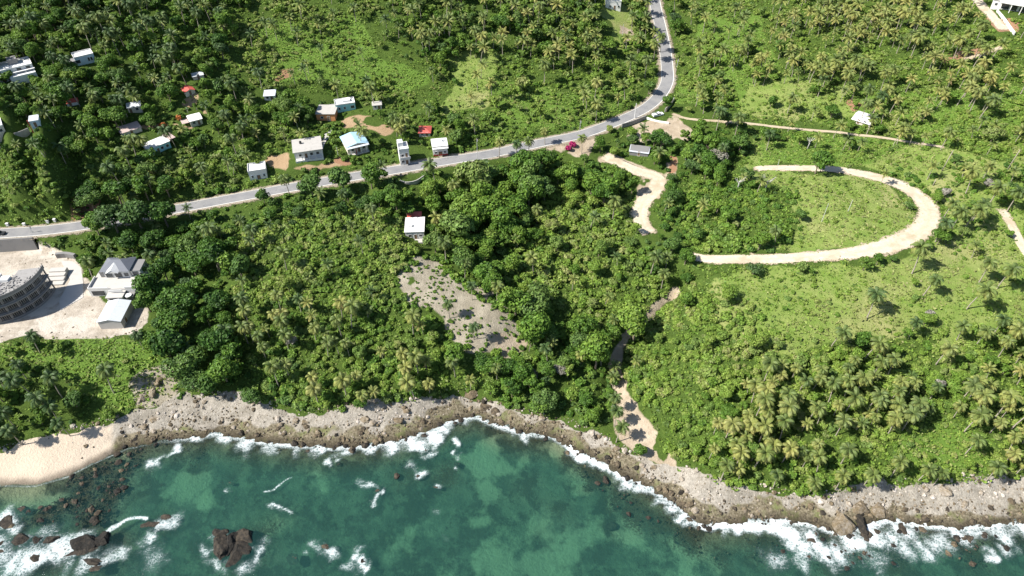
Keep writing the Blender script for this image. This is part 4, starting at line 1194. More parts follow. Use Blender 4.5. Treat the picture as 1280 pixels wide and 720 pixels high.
for i in ind:
    ar = area_of(cx[i], cy[i])
    hw_ = hue_word(ptv[i], ["dark green", "olive green", "yellow-green", "straw-yellow"], [.12, .30, .46])
    hw2 = hue_word(sc[i], ["short", "middling", "tall"], [.76, .90])
    add_palm(x[i], y[i], z[i] - .1, sc[i], rot[i], ptv[i], var[i], special.get(int(i), f"{hw2} {hw_} coconut palm {ar}"), "coconut palms " + ar)
rest = np.setdiff1d(np.arange(len(x)), ind)
B = Bulk()
for v in range(4):
    m = rest[var[rest] % 4 == v]
    if len(m) == 0: continue
    (tv_, tf_), (V, Fq, T), top = FARPALMS[v]
    B.add(*spread(tv_, tf_, None, x[m], y[m], z[m] - .1, sc[m], rot[m], ptv[m]), 0)
    B.add(*spread(V, Fq, T, x[m], y[m], z[m] - .1, sc[m], rot[m], ptv[m]), 1)
tag(B.build("distant_palms", [PALMBARK, PALMLEAF]), "many more coconut palms covering the upper slopes", "palm trees", kind="stuff")
N_PALM = len(x)

# ------------------------------------------------------------------ broadleaf trees
TREE_TRUNKS = [mesh_np("tree_trunk", *tr['trunk'], [BARK], smooth=True) for tr in TREES]
TREE_CROWNS = [mesh_np("tree_crown", tr['near'][0], tr['near'][1], [LEAF], attrs={"tint": tr['near'][2]}) for tr in TREES]
def add_tree(x, y, z, sc, rot, tv, var, label, group=None, name="broadleaf_tree", szz=None):
    e = empty(name, (x, y, z), rot, label=label, cat="tree", group=group)
    e.scale = (sc, sc, szz or sc)
    for nm, me in (("trunk", TREE_TRUNKS[var]), ("crown", TREE_CROWNS[var])):
        o = link(nm, me, e)
        o.color = (tv, 0, 0, 1)
    return e
HAND_TREES = [  # column, row of the foot, scale, variant, colour, label
    (1019, 217, 1.25, 0, .30, "round dark green tree standing on the far edge of the dirt loop and shading it"),
    (998, 276, .62, 1, .34, "dense round tree alone inside the dirt loop"),
    (800, 568, .55, 2, .36, "round bright bush-like tree alone on the dirt at the gully mouth"),
    (742, 527, .72, 3, .44, "dense bright tree at the edge of the boulders beside the gully mouth"),
    (1192, 205, .55, 4, .34, "dark rounded tree beside bare trunks on the grass above the loop"),
    (218, 262, .1, 0, .3, None),
    (963, 134, .72, 5, .30, "dark rounded tree alone in the pale clearing above the footpath"),
    (1038, 148, .8, 7, .28, "spreading grey-green tree on a leaning pale trunk beside the footpath"),
    (1062, 162, .55, 1, .52, "bright small tree in front of the white roofed hillside hut"),
    (1097, 168, .62, 2, .40, "tree standing just behind the footpath next to the white roofed hillside hut"),
    (680, 250, 1.25, 7, .32, "tall layered tree with feathery flat crown below the roadside car park"),
    (735, 230, .95, 8, .30, "flat crowned dark tree beside the junction track"),
    (222, 340, .1, 0, .3, None),
    (214, 128, 1.15, 3, .30, "tall rounded tree in front of the hill houses with red roofs"),
    (179, 288, 1.7, 4, .18, "large dark tree overhanging the coast road bend near the building site"),
    (124, 294, 1.1, 2, .42, "olive tree overhanging the coast road beside the bare earth cut"),
    (148, 291, 1.6, 3, .16, "very dark tree hiding the coast road just past the bare earth cut"),
    (210, 283, 1.5, 5, .20, "dark tree hiding the coast road where it enters the wood"),
    (118, 262, 1.0, 8, .34, "olive flat topped tree on the hill side of the road by the bare earth cut"),
    (152, 256, 1.4, 1, .24, "tall dark tree on the hill side of the hidden stretch of coast road"),
    (186, 250, 1.35, 9, .40, "open crowned pale tree on the hill side of the hidden stretch of coast road"),
    (212, 246, 1.2, 0, .22, "dark tree on the hill side where the coast road comes out of the wood"),
    (168, 318, 1.15, 6, .14, "dark tree behind the modern house with the grey hipped roof"),
    (196, 318, 1.2, 0, .20, "dark round tree in the wood on the far side of the modern house"),
    (838, 318, .9, 1, .34, "dark tree standing where the junction track meets the dirt loop"),
    (856, 330, .85, 3, .30, "dark tree over the near end of the dirt loop above the gully"),
    (392, 247, 1.35, 4, .34, "dark tree in front of the coast road below the long white house"),
    (430, 241, 1.45, 5, .34, "tall tree below the coast road opposite the blue roofed house"),
    (465, 236, 1.3, 6, .36, "tree covering the coast road edge before the two-storey white house"),
    (230, 395, 1.4, 7, .22, "large dark spreading tree beside the building site yard"),
    (240, 470, 1.35, 8, .34, "broad flat topped tree leaning over the boulder shore"),
    (210, 440, 1.2, 8, .42, "broad flat topped tree on the bank below the metal shed"),
    (790, 182, .7, 5, .32, "grey-green tree hiding the metal shack beside the junction"),
    (750, 190, .85, 6, .38, "grey-green rounded tree below the roadside block wall"),
    (768, 196, .6, 2, .72, "yellow-green bushy tree beside the junction track"),
    (762, 166, .45, 1, .86, "small golden tree at the bend of the coast road"),
    (1170, 255, .6, 0, .55, "bright tree with grey dead twigs beside the widest bend of the dirt loop"),
    (1155, 405, .6, 7, .62, "rounded clump of bright vines over a small tree on the dry grass"),
    (835, 33, .1, 0, .3, None),
    (800, 38, 1.1, 8, .36, "wide dark green tree beside the straight uphill road near a white house"),
    (745, 108, .95, 3, .60, "large bright tree at the inside bend of the uphill road"),
    (810, 118, .85, 1, .34, "rounded tree shading the inside edge of the uphill bend"),
]
HAND_TREES = [h for h in HAND_TREES if h[5]]
hp = np.array([h[:2] for h in HAND_TREES], float)
tx, ty, tz = place(hp[:, 0], hp[:, 1])
for k, h in enumerate(HAND_TREES):
    add_tree(tx[k], ty[k], tz[k] - .1, h[2], rng.random() * 6.28, h[4], h[3], h[5])
x, y, z, r = cells(4.7, 33)
relief = fbm(x, y, 16, 141, 3)
cx0, cy0, _ = project(x, y, z + 5)
q = z_lookup(cx0, cy0)
sc = q['th'] * (.42 + .62 * r.random(len(x)) ** 1.4 + 1.0 * (relief - .5)) * 1.02
sc = np.clip(sc, .32, 1.9)
keepk = r.random(len(x)) < q['t'] * np.clip(1.5 - .55 * sc, .5, 1)
ok = keepk
for (gx_, gy_, gs) in [(tx, ty, 4.5), (hx, hy, 3.0)]:
    ok &= np.hypot(x[:, None] - gx_[None], y[:, None] - gy_[None]).min(1) > gs
ok[ok] &= allowed(x[ok], y[ok], z[ok], 5.6 * sc[ok], 3.9 * sc[ok])
x, y, z, sc = [a[ok] for a in (x, y, z, sc)]
cx, cy, zc = project(x, y, z + 5.5 * sc)
ttv = np.clip(q['tv'][ok] + r.normal(size=len(x)) * .12 + (fbm(x, y, 26, 151) - .5) * .4, .02, .92)
rot = r.random(len(x)) * 6.28
var = r.integers(0, 11, len(x))
var = np.where((sc < .8) & (r.random(len(x)) < .30), 11 + r.integers(0, 2, len(x)), var)
ttv = np.where(var > 10, np.clip(ttv + .12, 0, .8), ttv)
zs = sc * (.85 + .35 * r.random(len(x)))
seen = in_view(x, y, z + 5 * sc)
order = np.argsort(-np.where(seen, sc / zc, 0))
order = order[var[order] < 11]
ind = order[:300 - len(HAND_TREES)]
special = landmark_labels('broadleaf tree', x, y, ind, tx, ty)
for i in ind:
    ar = area_of(cx[i], cy[i])
    hw_ = hue_word(ttv[i], ["dark green", "deep green", "mid green", "bright green"], [.2, .36, .54])
    hw2 = hue_word(sc[i], ["modest", "full", "big spreading"], [.95, 1.2])
    add_tree(x[i], y[i], z[i] - .1, sc[i], rot[i], ttv[i], var[i], special.get(int(i), f"{hw2} {hw_} tree {ar}"), "broadleaf trees " + ar, szz=zs[i])
rest = np.setdiff1d(np.arange(len(x)), ind)
B = Bulk()
for v in range(13):
    for lod, lo, hi in (("near", 0, 215), ("mid", 215, 300), ("far", 300, 1e9)):
        m = rest[(var[rest] == v) & (zc[rest] >= lo) & (zc[rest] < hi)]
        if len(m) == 0: continue
        V, Fq, T = TREES[v]['mid' if lod == 'near' else lod]
        B.add(*spread(V, Fq, T, x[m], y[m], z[m] - .1, sc[m], rot[m], ttv[m], zs[m]), 1)
        tv_, tf_ = TREES[v]['trunk']
        B.add(*spread(tv_[:18], tf_[:12], None, x[m], y[m], z[m] - .1, sc[m], rot[m], ttv[m], zs[m]), 0)
tag(B.build("woodland", [BARK, LEAF]), "dense woodland of smaller and farther trees across the hillsides", "woodland", kind="stuff")
N_TREE = len(x)

# ------------------------------------------------------------------ bushes and thicket
BUSH_ME = [mesh_np("shrub", b['near'][0], b['near'][1], [LEAF], attrs={"tint": b['near'][2]}) for b in BUSHES]
x, y, z, r = cells(2.15, 55)
gx_, gy_, zc = project(x, y, z + 1.0)
q = z_lookup(gx_, gy_)
relief = fbm(x, y, 9, 161, 3)
rad = q['bs'] * (.50 + .75 * r.random(len(x)) ** 1.5 + 1.3 * (relief - .5))
rad = np.clip(rad, .4, 3.0)
dens = np.where(q['s'] < .5, q['s'] * (smooth(.38, .62, fbm(x, y, 14, 171, 3)) * 1.9 + .12), q['s'])
ok = r.random(len(x)) < dens * np.clip(1.35 - .25 * rad, .4, 1)
ok[ok] &= allowed(x[ok], y[ok], z[ok], .7 * rad[ok], rad[ok], .9)
x, y, z, rad = [a[ok] for a in (x, y, z, rad)]
px, py, zc = project(x, y, z + .5 * rad)
btv = np.clip(q['tv'][ok] + r.normal(size=len(x)) * .11 + (fbm(x, y, 20, 181) - .5) * .35 + .04, .05, .9)
rot = r.random(len(x)) * 6.28
var = r.integers(0, 6, len(x))
hz_s = rad * (.75 + .45 * r.random(len(x)))
open_ = (q['s'][ok] < .5) & (q['t'][ok] < .2)
seen = in_view(x, y, z)
order = np.argsort(-np.where(seen & open_, rad / zc, 0))
ind = order[:300]
special = landmark_labels('separate shrub', x, y, ind, np.zeros(0), np.zeros(0), 12)
for i in ind:
    ar = area_of(px[i], py[i])
    hw_ = hue_word(btv[i], ["dark green", "mid green", "bright green"], [.42, .62])
    hw2 = hue_word(rad[i], ["small", "middling", "large"], [.75, 1.05])
    o = link("shrub", BUSH_ME[var[i]], None, (x[i], y[i], z[i] - .05), rot[i])
    o.scale = (rad[i], rad[i], hz_s[i])
    o.color = (btv[i], 0, 0, 1)
    tag(o, special.get(int(i), f"{hw2} {hw_} shrub {ar}"), "shrub", "single shrubs " + ar)
rest = np.setdiff1d(np.arange(len(x)), ind)
B = Bulk()
for v in range(6):
    for lod, lo, hi in (("near", 0, 230), ("mid", 230, 310), ("far", 310, 1e9)):
        m = rest[(var[rest] == v) & (zc[rest] >= lo) & (zc[rest] < hi)]
        if len(m) == 0: continue
        V, Fq, T = BUSHES[v][lod]
        B.add(*spread(V, Fq, T, x[m], y[m], z[m] - .05, rad[m], rot[m], btv[m], hz_s[m]), 0)
tag(B.build("thicket", [LEAF]), "tangled thicket of bushes and vines covering the slopes", "thicket", kind="stuff")
N_BUSH = len(x)

# ------------------------------------------------------------------ grass tufts
x, y, z, r = cells(1.0, 77)
gx_, gy_, zc = project(x, y, z)
q = z_lookup(gx_, gy_)
kd = hz_of(k_dry, x, y) + hz_of(k_lush, x, y)
ok = in_view(x, y, z, 20) & (r.random(len(x)) < np.where(kd > .4, np.where(hz_of(k_lush, x, y) > .4, .75, .40), np.where(q['t'] < .5, .55, .12)) * np.clip(1.6 - zc / 320, .3, 1))
ok[ok] &= allowed(x[ok], y[ok], z[ok], .2, np.full(ok.sum(), .4), .5)
x, y, z, zc = x[ok], y[ok], z[ok], zc[ok]
lus = hz_of(k_lush, x, y)
gtv = np.clip(.66 + .08 * lus + .25 * (fbm(x, y, 12, 191) - .5) + .40 * (1 - lus) * hz_of(k_dry, x, y) * smooth(.40, .6, fbm(x, y, 17, 195)) + r.normal(size=len(x)) * .08, .2, 1)
rot = r.random(len(x)) * 6.28
var = r.integers(0, 5, len(x))
sc = .55 + .75 * r.random(len(x))
B = Bulk()
for v in range(5):
    m = var == v
    B.add(*spread(*TUFTS[v], x[m], y[m], z[m] - .05, sc[m], rot[m], gtv[m]), 0)
tag(B.build("grass", [LEAF]), "rough grass and low weeds covering the open slopes", "grass", kind="stuff")
print("PLANTS", N_PALM, N_TREE, N_BUSH, len(x))

# ------------------------------------------------------------------ building materials
WHITE = grime("white_render", (0.70, 0.69, 0.67), .8, .35, .9, dark=(.42, .39, .34))
CREAM = grime("cream_render", (0.62, 0.57, 0.48), .85, .4, .9, dark=(.32, .28, .22))
GREYROOF = grime("grey_concrete_roof", (0.42, 0.40, 0.37), .9, .5, .8, dark=(.22, .21, .19))
CONC = grime("raw_concrete", (0.215, 0.21, 0.205), .9, .55, .7, dark=(.17, .17, .17))
PALECONC = grime("pale_concrete", (0.46, 0.44, 0.41), .9, .5, .6, dark=(.33, .31, .28))
BLOCK = grime("concrete_block", (0.30, 0.29, 0.28), .92, .5, 1.0)
TURQ = grime("turquoise_paint", (0.30, 0.58, 0.60), .8, .3, .9, dark=(.2, .33, .33))
PALEBLUE = grime("pale_blue_paint", (0.50, 0.60, 0.68), .8, .3, .9, dark=(.28, .33, .38))
ORANGEP = grime("orange_paint", (0.62, 0.27, 0.12), .8, .3, .9)
REDROOF = grime("red_sheet_roof", (0.52, 0.105, 0.085), .6, .4, 1.0, .3, dark=(.26, .09, .07))
BLUEROOF = grime("pale_blue_sheet_roof", (0.36, 0.55, 0.68), .5, .35, 1.0, .4, dark=(.26, .33, .38))
PINKROOF = grime("faded_pink_roof", (0.47, 0.37, 0.34), .8, .5, 1.0, dark=(.28, .2, .18))
ZINC = grime("zinc_sheet", (0.55, 0.58, 0.61), .45, .35, .8, .5, dark=(.36, .37, .38))
SLATE = grime("dark_grey_tile_roof", (0.145, 0.155, 0.18), .7, .35, 1.2, .3, dark=(.09, .09, .10))
DARK = grime("shade_and_tank_black", (0.022, 0.023, 0.026), .5, .2, 1.0, .4)  # near-black painted shade for the open storeys; also colours a water tank
GLASS = grime("window_glass", (0.035, 0.045, 0.055), .15, .2, 1.0, .6)
WOOD = grime("weathered_wood", (0.20, 0.13, 0.08), .9, .4, 2.0)
STEEL = grime("galvanised_pole", (0.52, 0.52, 0.51), .6, .3, 1.0, .4)
REDPAINT = grime("red_paint", (0.45, 0.08, 0.06), .7, .35, 1.0)
RUBBER = grime("rubber", (0.02, 0.02, 0.02), .9, .3, 3.0)
CARWHITE = grime("white_car_paint", (0.80, 0.80, 0.79), .3, .1, 1.0, .5, dark=(.5, .48, .45))
CARDARK = grime("black_car_paint", (0.03, 0.032, 0.036), .3, .15, 1.0, .5)
CLOTH = grime("white_tarpaulin", (0.80, 0.79, 0.76), .8, .25, .9, dark=(.5, .48, .44))

def view_scale(px, py):
    x, y, z = [float(v) for v in place(px, py)]
    s = F / float(project(x, y, z)[2])
    th = math.radians(PITCH) + math.atan((py - 360) / F)
    return x, y, z, s, s * math.sin(th), s * math.cos(th)

def roof_mb(kind, w, d, h, over, rise):
    m = MB()
    x0, x1, y0, y1 = -w / 2 - over, w / 2 + over, -over, d + over
    if kind == 'flat':
        m.box(x0, x1, y0, y1, h + .003, h + .20)
    elif kind == 'parapet':
        m.box(x0, x1, y0, y1, h + .003, h + .12)
        tck = .18
        m.box(x0, x1, y0, y0 + tck, h + .12, h + .55).box(x0, x1, y1 - tck, y1, h + .12, h + .55)
        m.box(x0, x0 + tck, y0 + tck, y1 - tck, h + .12, h + .55).box(x1 - tck, x1, y0 + tck, y1 - tck, h + .12, h + .55)
    elif kind == 'gable':     # ridge runs from front to back
        for s in (-1, 1):
            a, b = (x0, 0) if s < 0 else (x1, 0)
            e = [(a, y0, h - .05), (a, y1, h - .05), (b, y1, h + rise), (b, y0, h + rise)]
            m.poly(e if s > 0 else e[::-1])
            m.poly([(p[0], p[1], p[2] - .08) for p in (e[::-1] if s > 0 else e)])
            m.poly([(a, y0, h - .05), (a, y0, h - .13), (b, y0, h + rise - .08), (b, y0, h + rise)])
            m.poly([(a, y0, h - .05), (a, y1, h - .05), (a, y1, h - .13), (a, y0, h - .13)])
            m.poly([(a, y1, h - .05), (a, y1, h - .13), (b, y1, h + rise - .08), (b, y1, h + rise)])
    elif kind == 'gable_x':   # ridge runs side to side
        yc = (y0 + y1) / 2
        for a in (y0, y1):
            e = [(x0, a, h - .05), (x1, a, h - .05), (x1, yc, h + rise), (x0, yc, h + rise)]
            m.poly(e)
            m.poly([(p[0], p[1], p[2] - .08) for p in e[::-1]])
            m.poly([e[0], e[1], (e[1][0], e[1][1], e[1][2] - .08), (e[0][0], e[0][1], e[0][2] - .08)])
    elif kind == 'hip':
        k = min(w, d) / 2
        yc = (y0 + y1) / 2
        if w >= d:
            r0, r1 = (x0 + k, yc, h + rise), (x1 - k, yc, h + rise)
        else:
            r0 = r1 = (0, yc, h + rise)
        A, B_, C_, D_ = (x0, y0, h), (x1, y0, h), (x1, y1, h), (x0, y1, h)
        m.poly([A, B_, r1, r0]).poly([B_, C_, r1]).poly([C_, D_, r0, r1]).poly([D_, A, r0])
        m.box(x0, x1, y0, y1, h - .12, h - .003)
    elif kind == 'mono':
        e = [(x0, y0, h + .05), (x1, y0, h + .05), (x1, y1, h + rise), (x0, y1, h + rise)]
        m.poly(e).poly([(p[0], p[1], p[2] - .1) for p in e[::-1]])
        for i in range(4):
            a, b = e[i], e[(i + 1) % 4]
            m.poly([a, (a[0], a[1], a[2] - .1), (b[0], b[1], b[2] - .1), b])
    return m

def gable_ends(m, w, d, h, rise, kind):
    if kind == 'gable':
        m.poly([(-w / 2, 0, h), (w / 2, 0, h), (0, 0, h + rise - .1)]).poly([(w / 2, d, h), (-w / 2, d, h), (0, d, h + rise - .1)])
    if kind == 'gable_x':
        m.poly([(-w / 2, 0, h), (-w / 2, d / 2, h + rise - .1), (-w / 2, d, h)]).poly([(w / 2, d, h), (w / 2, d / 2, h + rise - .1), (w / 2, 0, h)])
    if kind == 'mono':
        for sx_ in (-w / 2, w / 2):
            m.poly([(sx_, 0, h), (sx_, d, h), (sx_, d, h + rise - .12)])
        m.poly([(-w / 2, d, h), (w / 2, d, h), (w / 2, d, h + rise - .12), (-w / 2, d, h + rise - .12)])

def opening(root, name, face, u, sill, ow, oh, w, d, fmat, pmat, z0=0.0):
    """A framed window or door on one face ('S' front, 'E', 'W', 'N'); the pane is a sub-part."""
    f, p = MB(), MB()
    def put(m, a0, a1, z0_, z1_, out0, out1):
        if face == 'S': m.box(a0, a1, -out1, -out0, z0_, z1_)
        if face == 'N': m.box(a0, a1, d + out0, d + out1, z0_, z1_)
        if face == 'E': m.box(w / 2 + out0, w / 2 + out1, a0, a1, z0_, z1_)
        if face == 'W': m.box(-w / 2 - out1, -w / 2 - out0, a0, a1, z0_, z1_)
    span = (w if face in 'SN' else d)
    c = (u - .5) * w if face in 'SN' else u * d
    a0, a1, b0, b1 = c - ow / 2, c + ow / 2, z0 + sill, z0 + sill + oh
    k = .09
    put(f, a0 - k, a0, b0 - k, b1 + k, .003, .09); put(f, a1, a1 + k, b0 - k, b1 + k, .003, .09)
    put(f, a0, a1, b1, b1 + k, .003, .09); put(f, a0, a1, b0 - k, b0, .003, .11)
    put(p, a0, a1, b0, b1, .003, .035)
    fo = f.build(name, fmat, root)
    p.build("pane" if name == "window" else "leaf", pmat, fo)
    return fo

def house(px, py, wpx, dpx, hpx, roof, wallm, roofm, label, rot=0.0, over=.35, rise=.9, wins=(), name="house", cat="house", extra=None, frame=None):
    x, y, z, s, sd, sh = view_scale(px, py)
    w, d, h = wpx / s, dpx / sd, hpx / sh
    if name != 'shed' or py < 300:      # most houses face down the slope towards the bay
        rot = rot + .85 * math.degrees(math.atan2(-x, y))
    root = empty(name, (x, y, z), math.radians(rot), label=label, cat=cat)
    m = MB().box(-w / 2, w / 2, 0, d, -2.5, h)
    gable_ends(m, w, d, h, rise, roof)
    m.build("wall", wallm, root)
    roof_mb(roof, w, d, h, over, rise).build("roof", roofm, root)
    for face, u, sill, ow, oh, nm in wins:
        opening(root, nm, face, u, sill, ow, oh, w, d, frame or WHITE, GLASS if nm == "window" else WOOD)
    if extra:
        extra(root, w, d, h)
    return root, w, d, h

WN = lambda f, u, ow=1.1, oh=1.1, sill=1.1: (f, u, sill, ow, oh, "window")
DR = lambda f, u, ow=1.0, oh=2.1: (f, u, 0.1, ow, oh, "door")

def porch(root, w, d, h):
    m = MB().box(-w / 2, w / 2, -2.0, -.003, -2.5, .18)
    m.build("porch_floor", WHITE, root)
    for k in range(5):
        u = -w / 2 + .2 + (w - .4) * k / 4
        MB().box(u - .11, u + .11, -1.9, -1.68, .183, h - .003).build("column", WHITE, root)
    MB().box(-w / 2, w / 2, -1.86, -1.72, .75, .85).build("railing", WHITE, root)
    MB().box(-w / 2 - .35, w / 2 + .35, -2.3, -.355, h + .006, h + .19).build("porch_roof", GREYROOF, root)
    MB().tube([(-w * .22, d * .55, h + .2), (-w * .22, d * .55, h + 1.2)], [.5, .5], 10).build("water_tank", DARK, root)
house(387, 197, 34, 13, 11, 'flat', WHITE, GREYROOF, "long white house with a flat grey roof and columned porch above the road", 0, .35, wins=(WN('S', .2), DR('S', .4), WN('S', .6), WN('S', .82), WN('E', .5)), extra=porch)
house(324, 224, 21, 10, 10, 'parapet', WHITE, WHITE, "small white cube house with a parapet roof beside the coast road", -4, .1, wins=(DR('S', .52, 1.3, 1.9), WN('S', .18, .7), WN('S', .85, .7), WN('W', .5)), frame=PALEBLUE)
def h3x(root, w, d, h):
    for k, mm in enumerate((WHITE, REDPAINT, WHITE, WHITE)):
        u = -w / 2 + w * (k + .5) / 4
        MB().box(u - .12, u + .12, -1.6, -1.38, -2, h - .1).build("post", mm, root)
    MB().box(-w / 2 - .3, w / 2 + .3, -2.0, -.36, h - .18, h - .1).build("porch_roof", ZINC, root)
    MB().box(-w / 2, w / 2, -1.7, -.003, -2.5, .12).build("porch_floor", PALECONC, root)
house(448, 190, 26, 14, 9, 'gable', CREAM, BLUEROOF, "house with a pale blue sheet metal roof above the road", 14, .5, 1.0, wins=(WN('S', .25), DR('S', .55), WN('S', .8)), extra=h3x)
house(408, 151, 23, 11, 8, 'flat', ORANGEP, GREYROOF, "orange walled house with a flat grey roof at the head of a concrete drive", -14, .3, wins=(WN('S', .3), DR('S', .65), WN('W', .5)))
def h5x(root, w, d, h):
    MB().box(-w * .1, w * .30, d * .35, d * .9, h + .123, h + .9).build("stair_box", WHITE, root)
    MB().box(-w / 2 - 2.4, -w / 2 - .1, .5, d - .5, -2, h * .6).build("annex", CONC, root)
house(433, 139, 24, 7, 8, 'parapet', TURQ, WHITE, "turquoise house with a white parapet roof below the green hill", 4, .08, wins=(WN('S', .18, .8), WN('S', .45, .8), WN('S', .85, 1.6, 1.3)), extra=h5x)
house(338, 126, 13, 6, 6, 'mono', WHITE, ZINC, "small house with a pale grey-blue metal roof tucked among trees", -10, .3, .5, wins=(WN('S', .3), DR('S', .7)))
house(472, 137, 11, 4.5, 5, 'flat', CREAM, GREYROOF, "tiny cream hut with a grey roof behind the turquoise house", 0, .25, wins=(WN('S', .3, .8, .8), DR('S', .7)), name="hut", cat="hut")
house(531, 171, 14, 8, 5, 'hip', CREAM, REDROOF, "hut with a faded red hipped roof behind the two-storey white house", -6, .4, 1.1, wins=(WN('S', .3), DR('S', .7)), name="hut", cat="hut")
def h9x(root, w, d, h):
    MB().box(-w / 2 - .05, w / 2 + .3, -1.3, -.003, h * .47, h * .47 + .18).build("balcony", WHITE, root)
    MB().box(-w / 2 - .05, w / 2 + .3, -1.3, -1.2, h * .47 + .183, h * .47 + 1.0).build("railing", WHITE, root)
    MB().box(-w / 2, 0.2, d * .45, d - .1, h + .123, h + 2.0).build("stair_tower", WHITE, root)
house(507, 206, 12, 9, 18, 'parapet', WHITE, WHITE, "two-storey narrow white house standing at the edge of the road", 6, .06, wins=(WN('S', .3), DR('S', .7), ('S', .3, 4.0, 1.0, 1.2, "window"), ('S', .72, 3.6, .9, 1.9, "door"), WN('E', .5)), extra=h9x)
def h10x(root, w, d, h):
    MB().box(-w / 2 - .02, w / 2 + .02, -.05, -.003, -2.5, .9).build("dado", REDPAINT, root)
    MB().box(-w / 2 - .3, w / 2 + .3, -1.6, -.36, h - .5, h - .35).build("awning", WHITE, root)
    MB().tube([(w * .2, d * .6, h + .2), (w * .2, d * .6, h + 1.1)], [.45, .45], 10).build("water_tank", ZINC, root)
house(551, 195, 18, 9, 12, 'flat', WHITE, WHITE, "white flat roofed shop with a red painted base at the roadside", 4, .35, wins=(WN('S', .2, 1.0, 1.0, 1.3), DR('S', .5, 1.6), WN('S', .82, 1.0, 1.0, 1.3)), extra=h10x)
def h11x(root, w, d, h):
    MB().box(-w * .42, w * .30, d + .4, d + 4.0, -2, h * .9).build("rear_wing", CREAM, root)
    MB().box(-w * .46, w * .34, d + .36, d + 4.3, h * .9 + .003, h * .9 + .15).build("rear_roof", REDROOF, root)
    MB().box(-w / 2 - .4, w / 2 + 2.6, -2.2, -.1, -2.5, .15).build("terrace", PALECONC, root)
    MB().box(-w * .38, -w * .12, d * .3, d * .45, h + .203, h + .8).build("roof_hatch", WHITE, root)
house(519, 299, 23, 18, 9, 'flat', WHITE, WHITE, "white flat roofed house with a red rear roof alone in the wooded valley", -5, .25, wins=(WN('S', .25), DR('S', .55), WN('S', .82), WN('E', .4)), extra=h11x)
def h13x(root, w, d, h):
    MB().box(-w * .15, w * .5, -3.2, -.003, -2.5, h * .55).build("lower_storey", WHITE, root)
    MB().box(-w * .5, w * .52, -1.4, -.36, h * .72, h * .72 + .2).build("balcony", WHITE, root)
    MB().box(-.5, 3.0, d * .5, d - .3, h + .123, h + 2.2).build("stair_tower", CONC, root)
    for k in range(4):
        MB().box(-w * .48 + k * w * .25, -w * .48 + k * w * .25 + .3, -1.35, -1.05, -2, h * .72 - .003).build("column", WHITE, root)
house(22, 99, 44, 11, 12, 'parapet', WHITE, WHITE, "big white multi-storey house half hidden by palms on the far hill", 4, .1, wins=(WN('S', .15, 1.6, 1.2, 3.2), WN('S', .4, 1.6, 1.2, 3.2), WN('S', .65, 1.6, 1.2, 3.2), WN('S', .88, 1.6, 1.2, 3.2), DR('S', .2, 1.4)), extra=h13x, frame=PALEBLUE)
house(109, 80, 22, 7, 9, 'parapet', PALEBLUE, WHITE, "pale blue house with dark windows among trees on the far hill", 8, .08, wins=(WN('S', .12, 1.8, 1.4), WN('S', .68, .7, 1.5), WN('S', .82, .7, 1.5)), extra=lambda r_, w, d, h: MB().box(-w / 2 - 3, -w / 2 - .05, 0, d * .7, -2, h * .7).build("annex", CONC, r_))
house(92, 132, 13, 5, 4, 'gable_x', WHITE, REDROOF, "little white hut with a dark red roof under trees on the far slope", 0, .3, .7, wins=(DR('S', .3),), name="hut", cat="hut")
house(170, 141, 15, 5, 7, 'mono', CREAM, ZINC, "pale walled house with a whitish metal roof beside a bare yard", -4, .3, .5, wins=(DR('S', .2), WN('S', .7)))
house(239, 119, 12, 6, 5, 'gable', CREAM, REDROOF, "small house with a salmon red gable roof among the hill houses", 16, .3, .9, wins=(DR('S', .5),))
house(247, 157, 14, 8, 7, 'gable_x', CREAM, WHITE, "cream house with a white roof beside two thin posts", 8, .4, .7, wins=(WN('S', .3), DR('S', .7)), extra=lambda r_, w, d, h: [MB().box(-w / 2 - 3.2, -w / 2 - .45, 1, d, h * .62, h * .62 + .12).build("lean_to_roof", PINKROOF, r_)] + [MB().box(a, a + .14, d + 2, d + 2.14, -1, h + 2.5).build("post", CREAM, r_) for a in (-w * .3, w * .5)])
house(202, 190, 27, 9, 8, 'flat', TURQ, WHITE, "turquoise house with a long white roof low among the hill houses", 22, .35, wins=(WN('S', .2), DR('S', .4), WN('S', .6), WN('S', .85)), extra=lambda r_, w, d, h: MB().box(w / 2 + .4, w / 2 + 3.4, 1, d + 1.5, h - .2, h + .05).build("side_roof", PINKROOF, r_))
house(166, 168, 24, 8, 5, 'mono', CREAM, PINKROOF, "low house with a faded pink-grey roof in the shade of trees", 12, .3, .4, wins=(DR('S', .5),))
house(249, 99, 13, 4, 4, 'mono', CREAM, ZINC, "small grey roofed shed highest among the hill houses", 6, .2, .3, wins=(DR('S', .5),), name="shed", cat="shed")
house(2, 178, 20, 11, 17, 'parapet', CREAM, WHITE, "pale two-storey house cut off by the picture edge", 0, .1, wins=(WN('S', .4), WN('S', .8), ('S', .4, 4.2, 1.1, 1.1, "window"), ('S', .8, 4.2, 1.1, 1.1, "window")))
house(46, 159, 10, 6, 8, 'mono', PALEBLUE, ZINC, "tiny pale blue house with a red corner post on the slope", -10, .2, .4, wins=(DR('S', .5),), extra=lambda r_, w, d, h: MB().box(-w / 2 - .5, -w / 2 - .2, -.4, -.1, -2, h + .6).build("post", REDPAINT, r_))
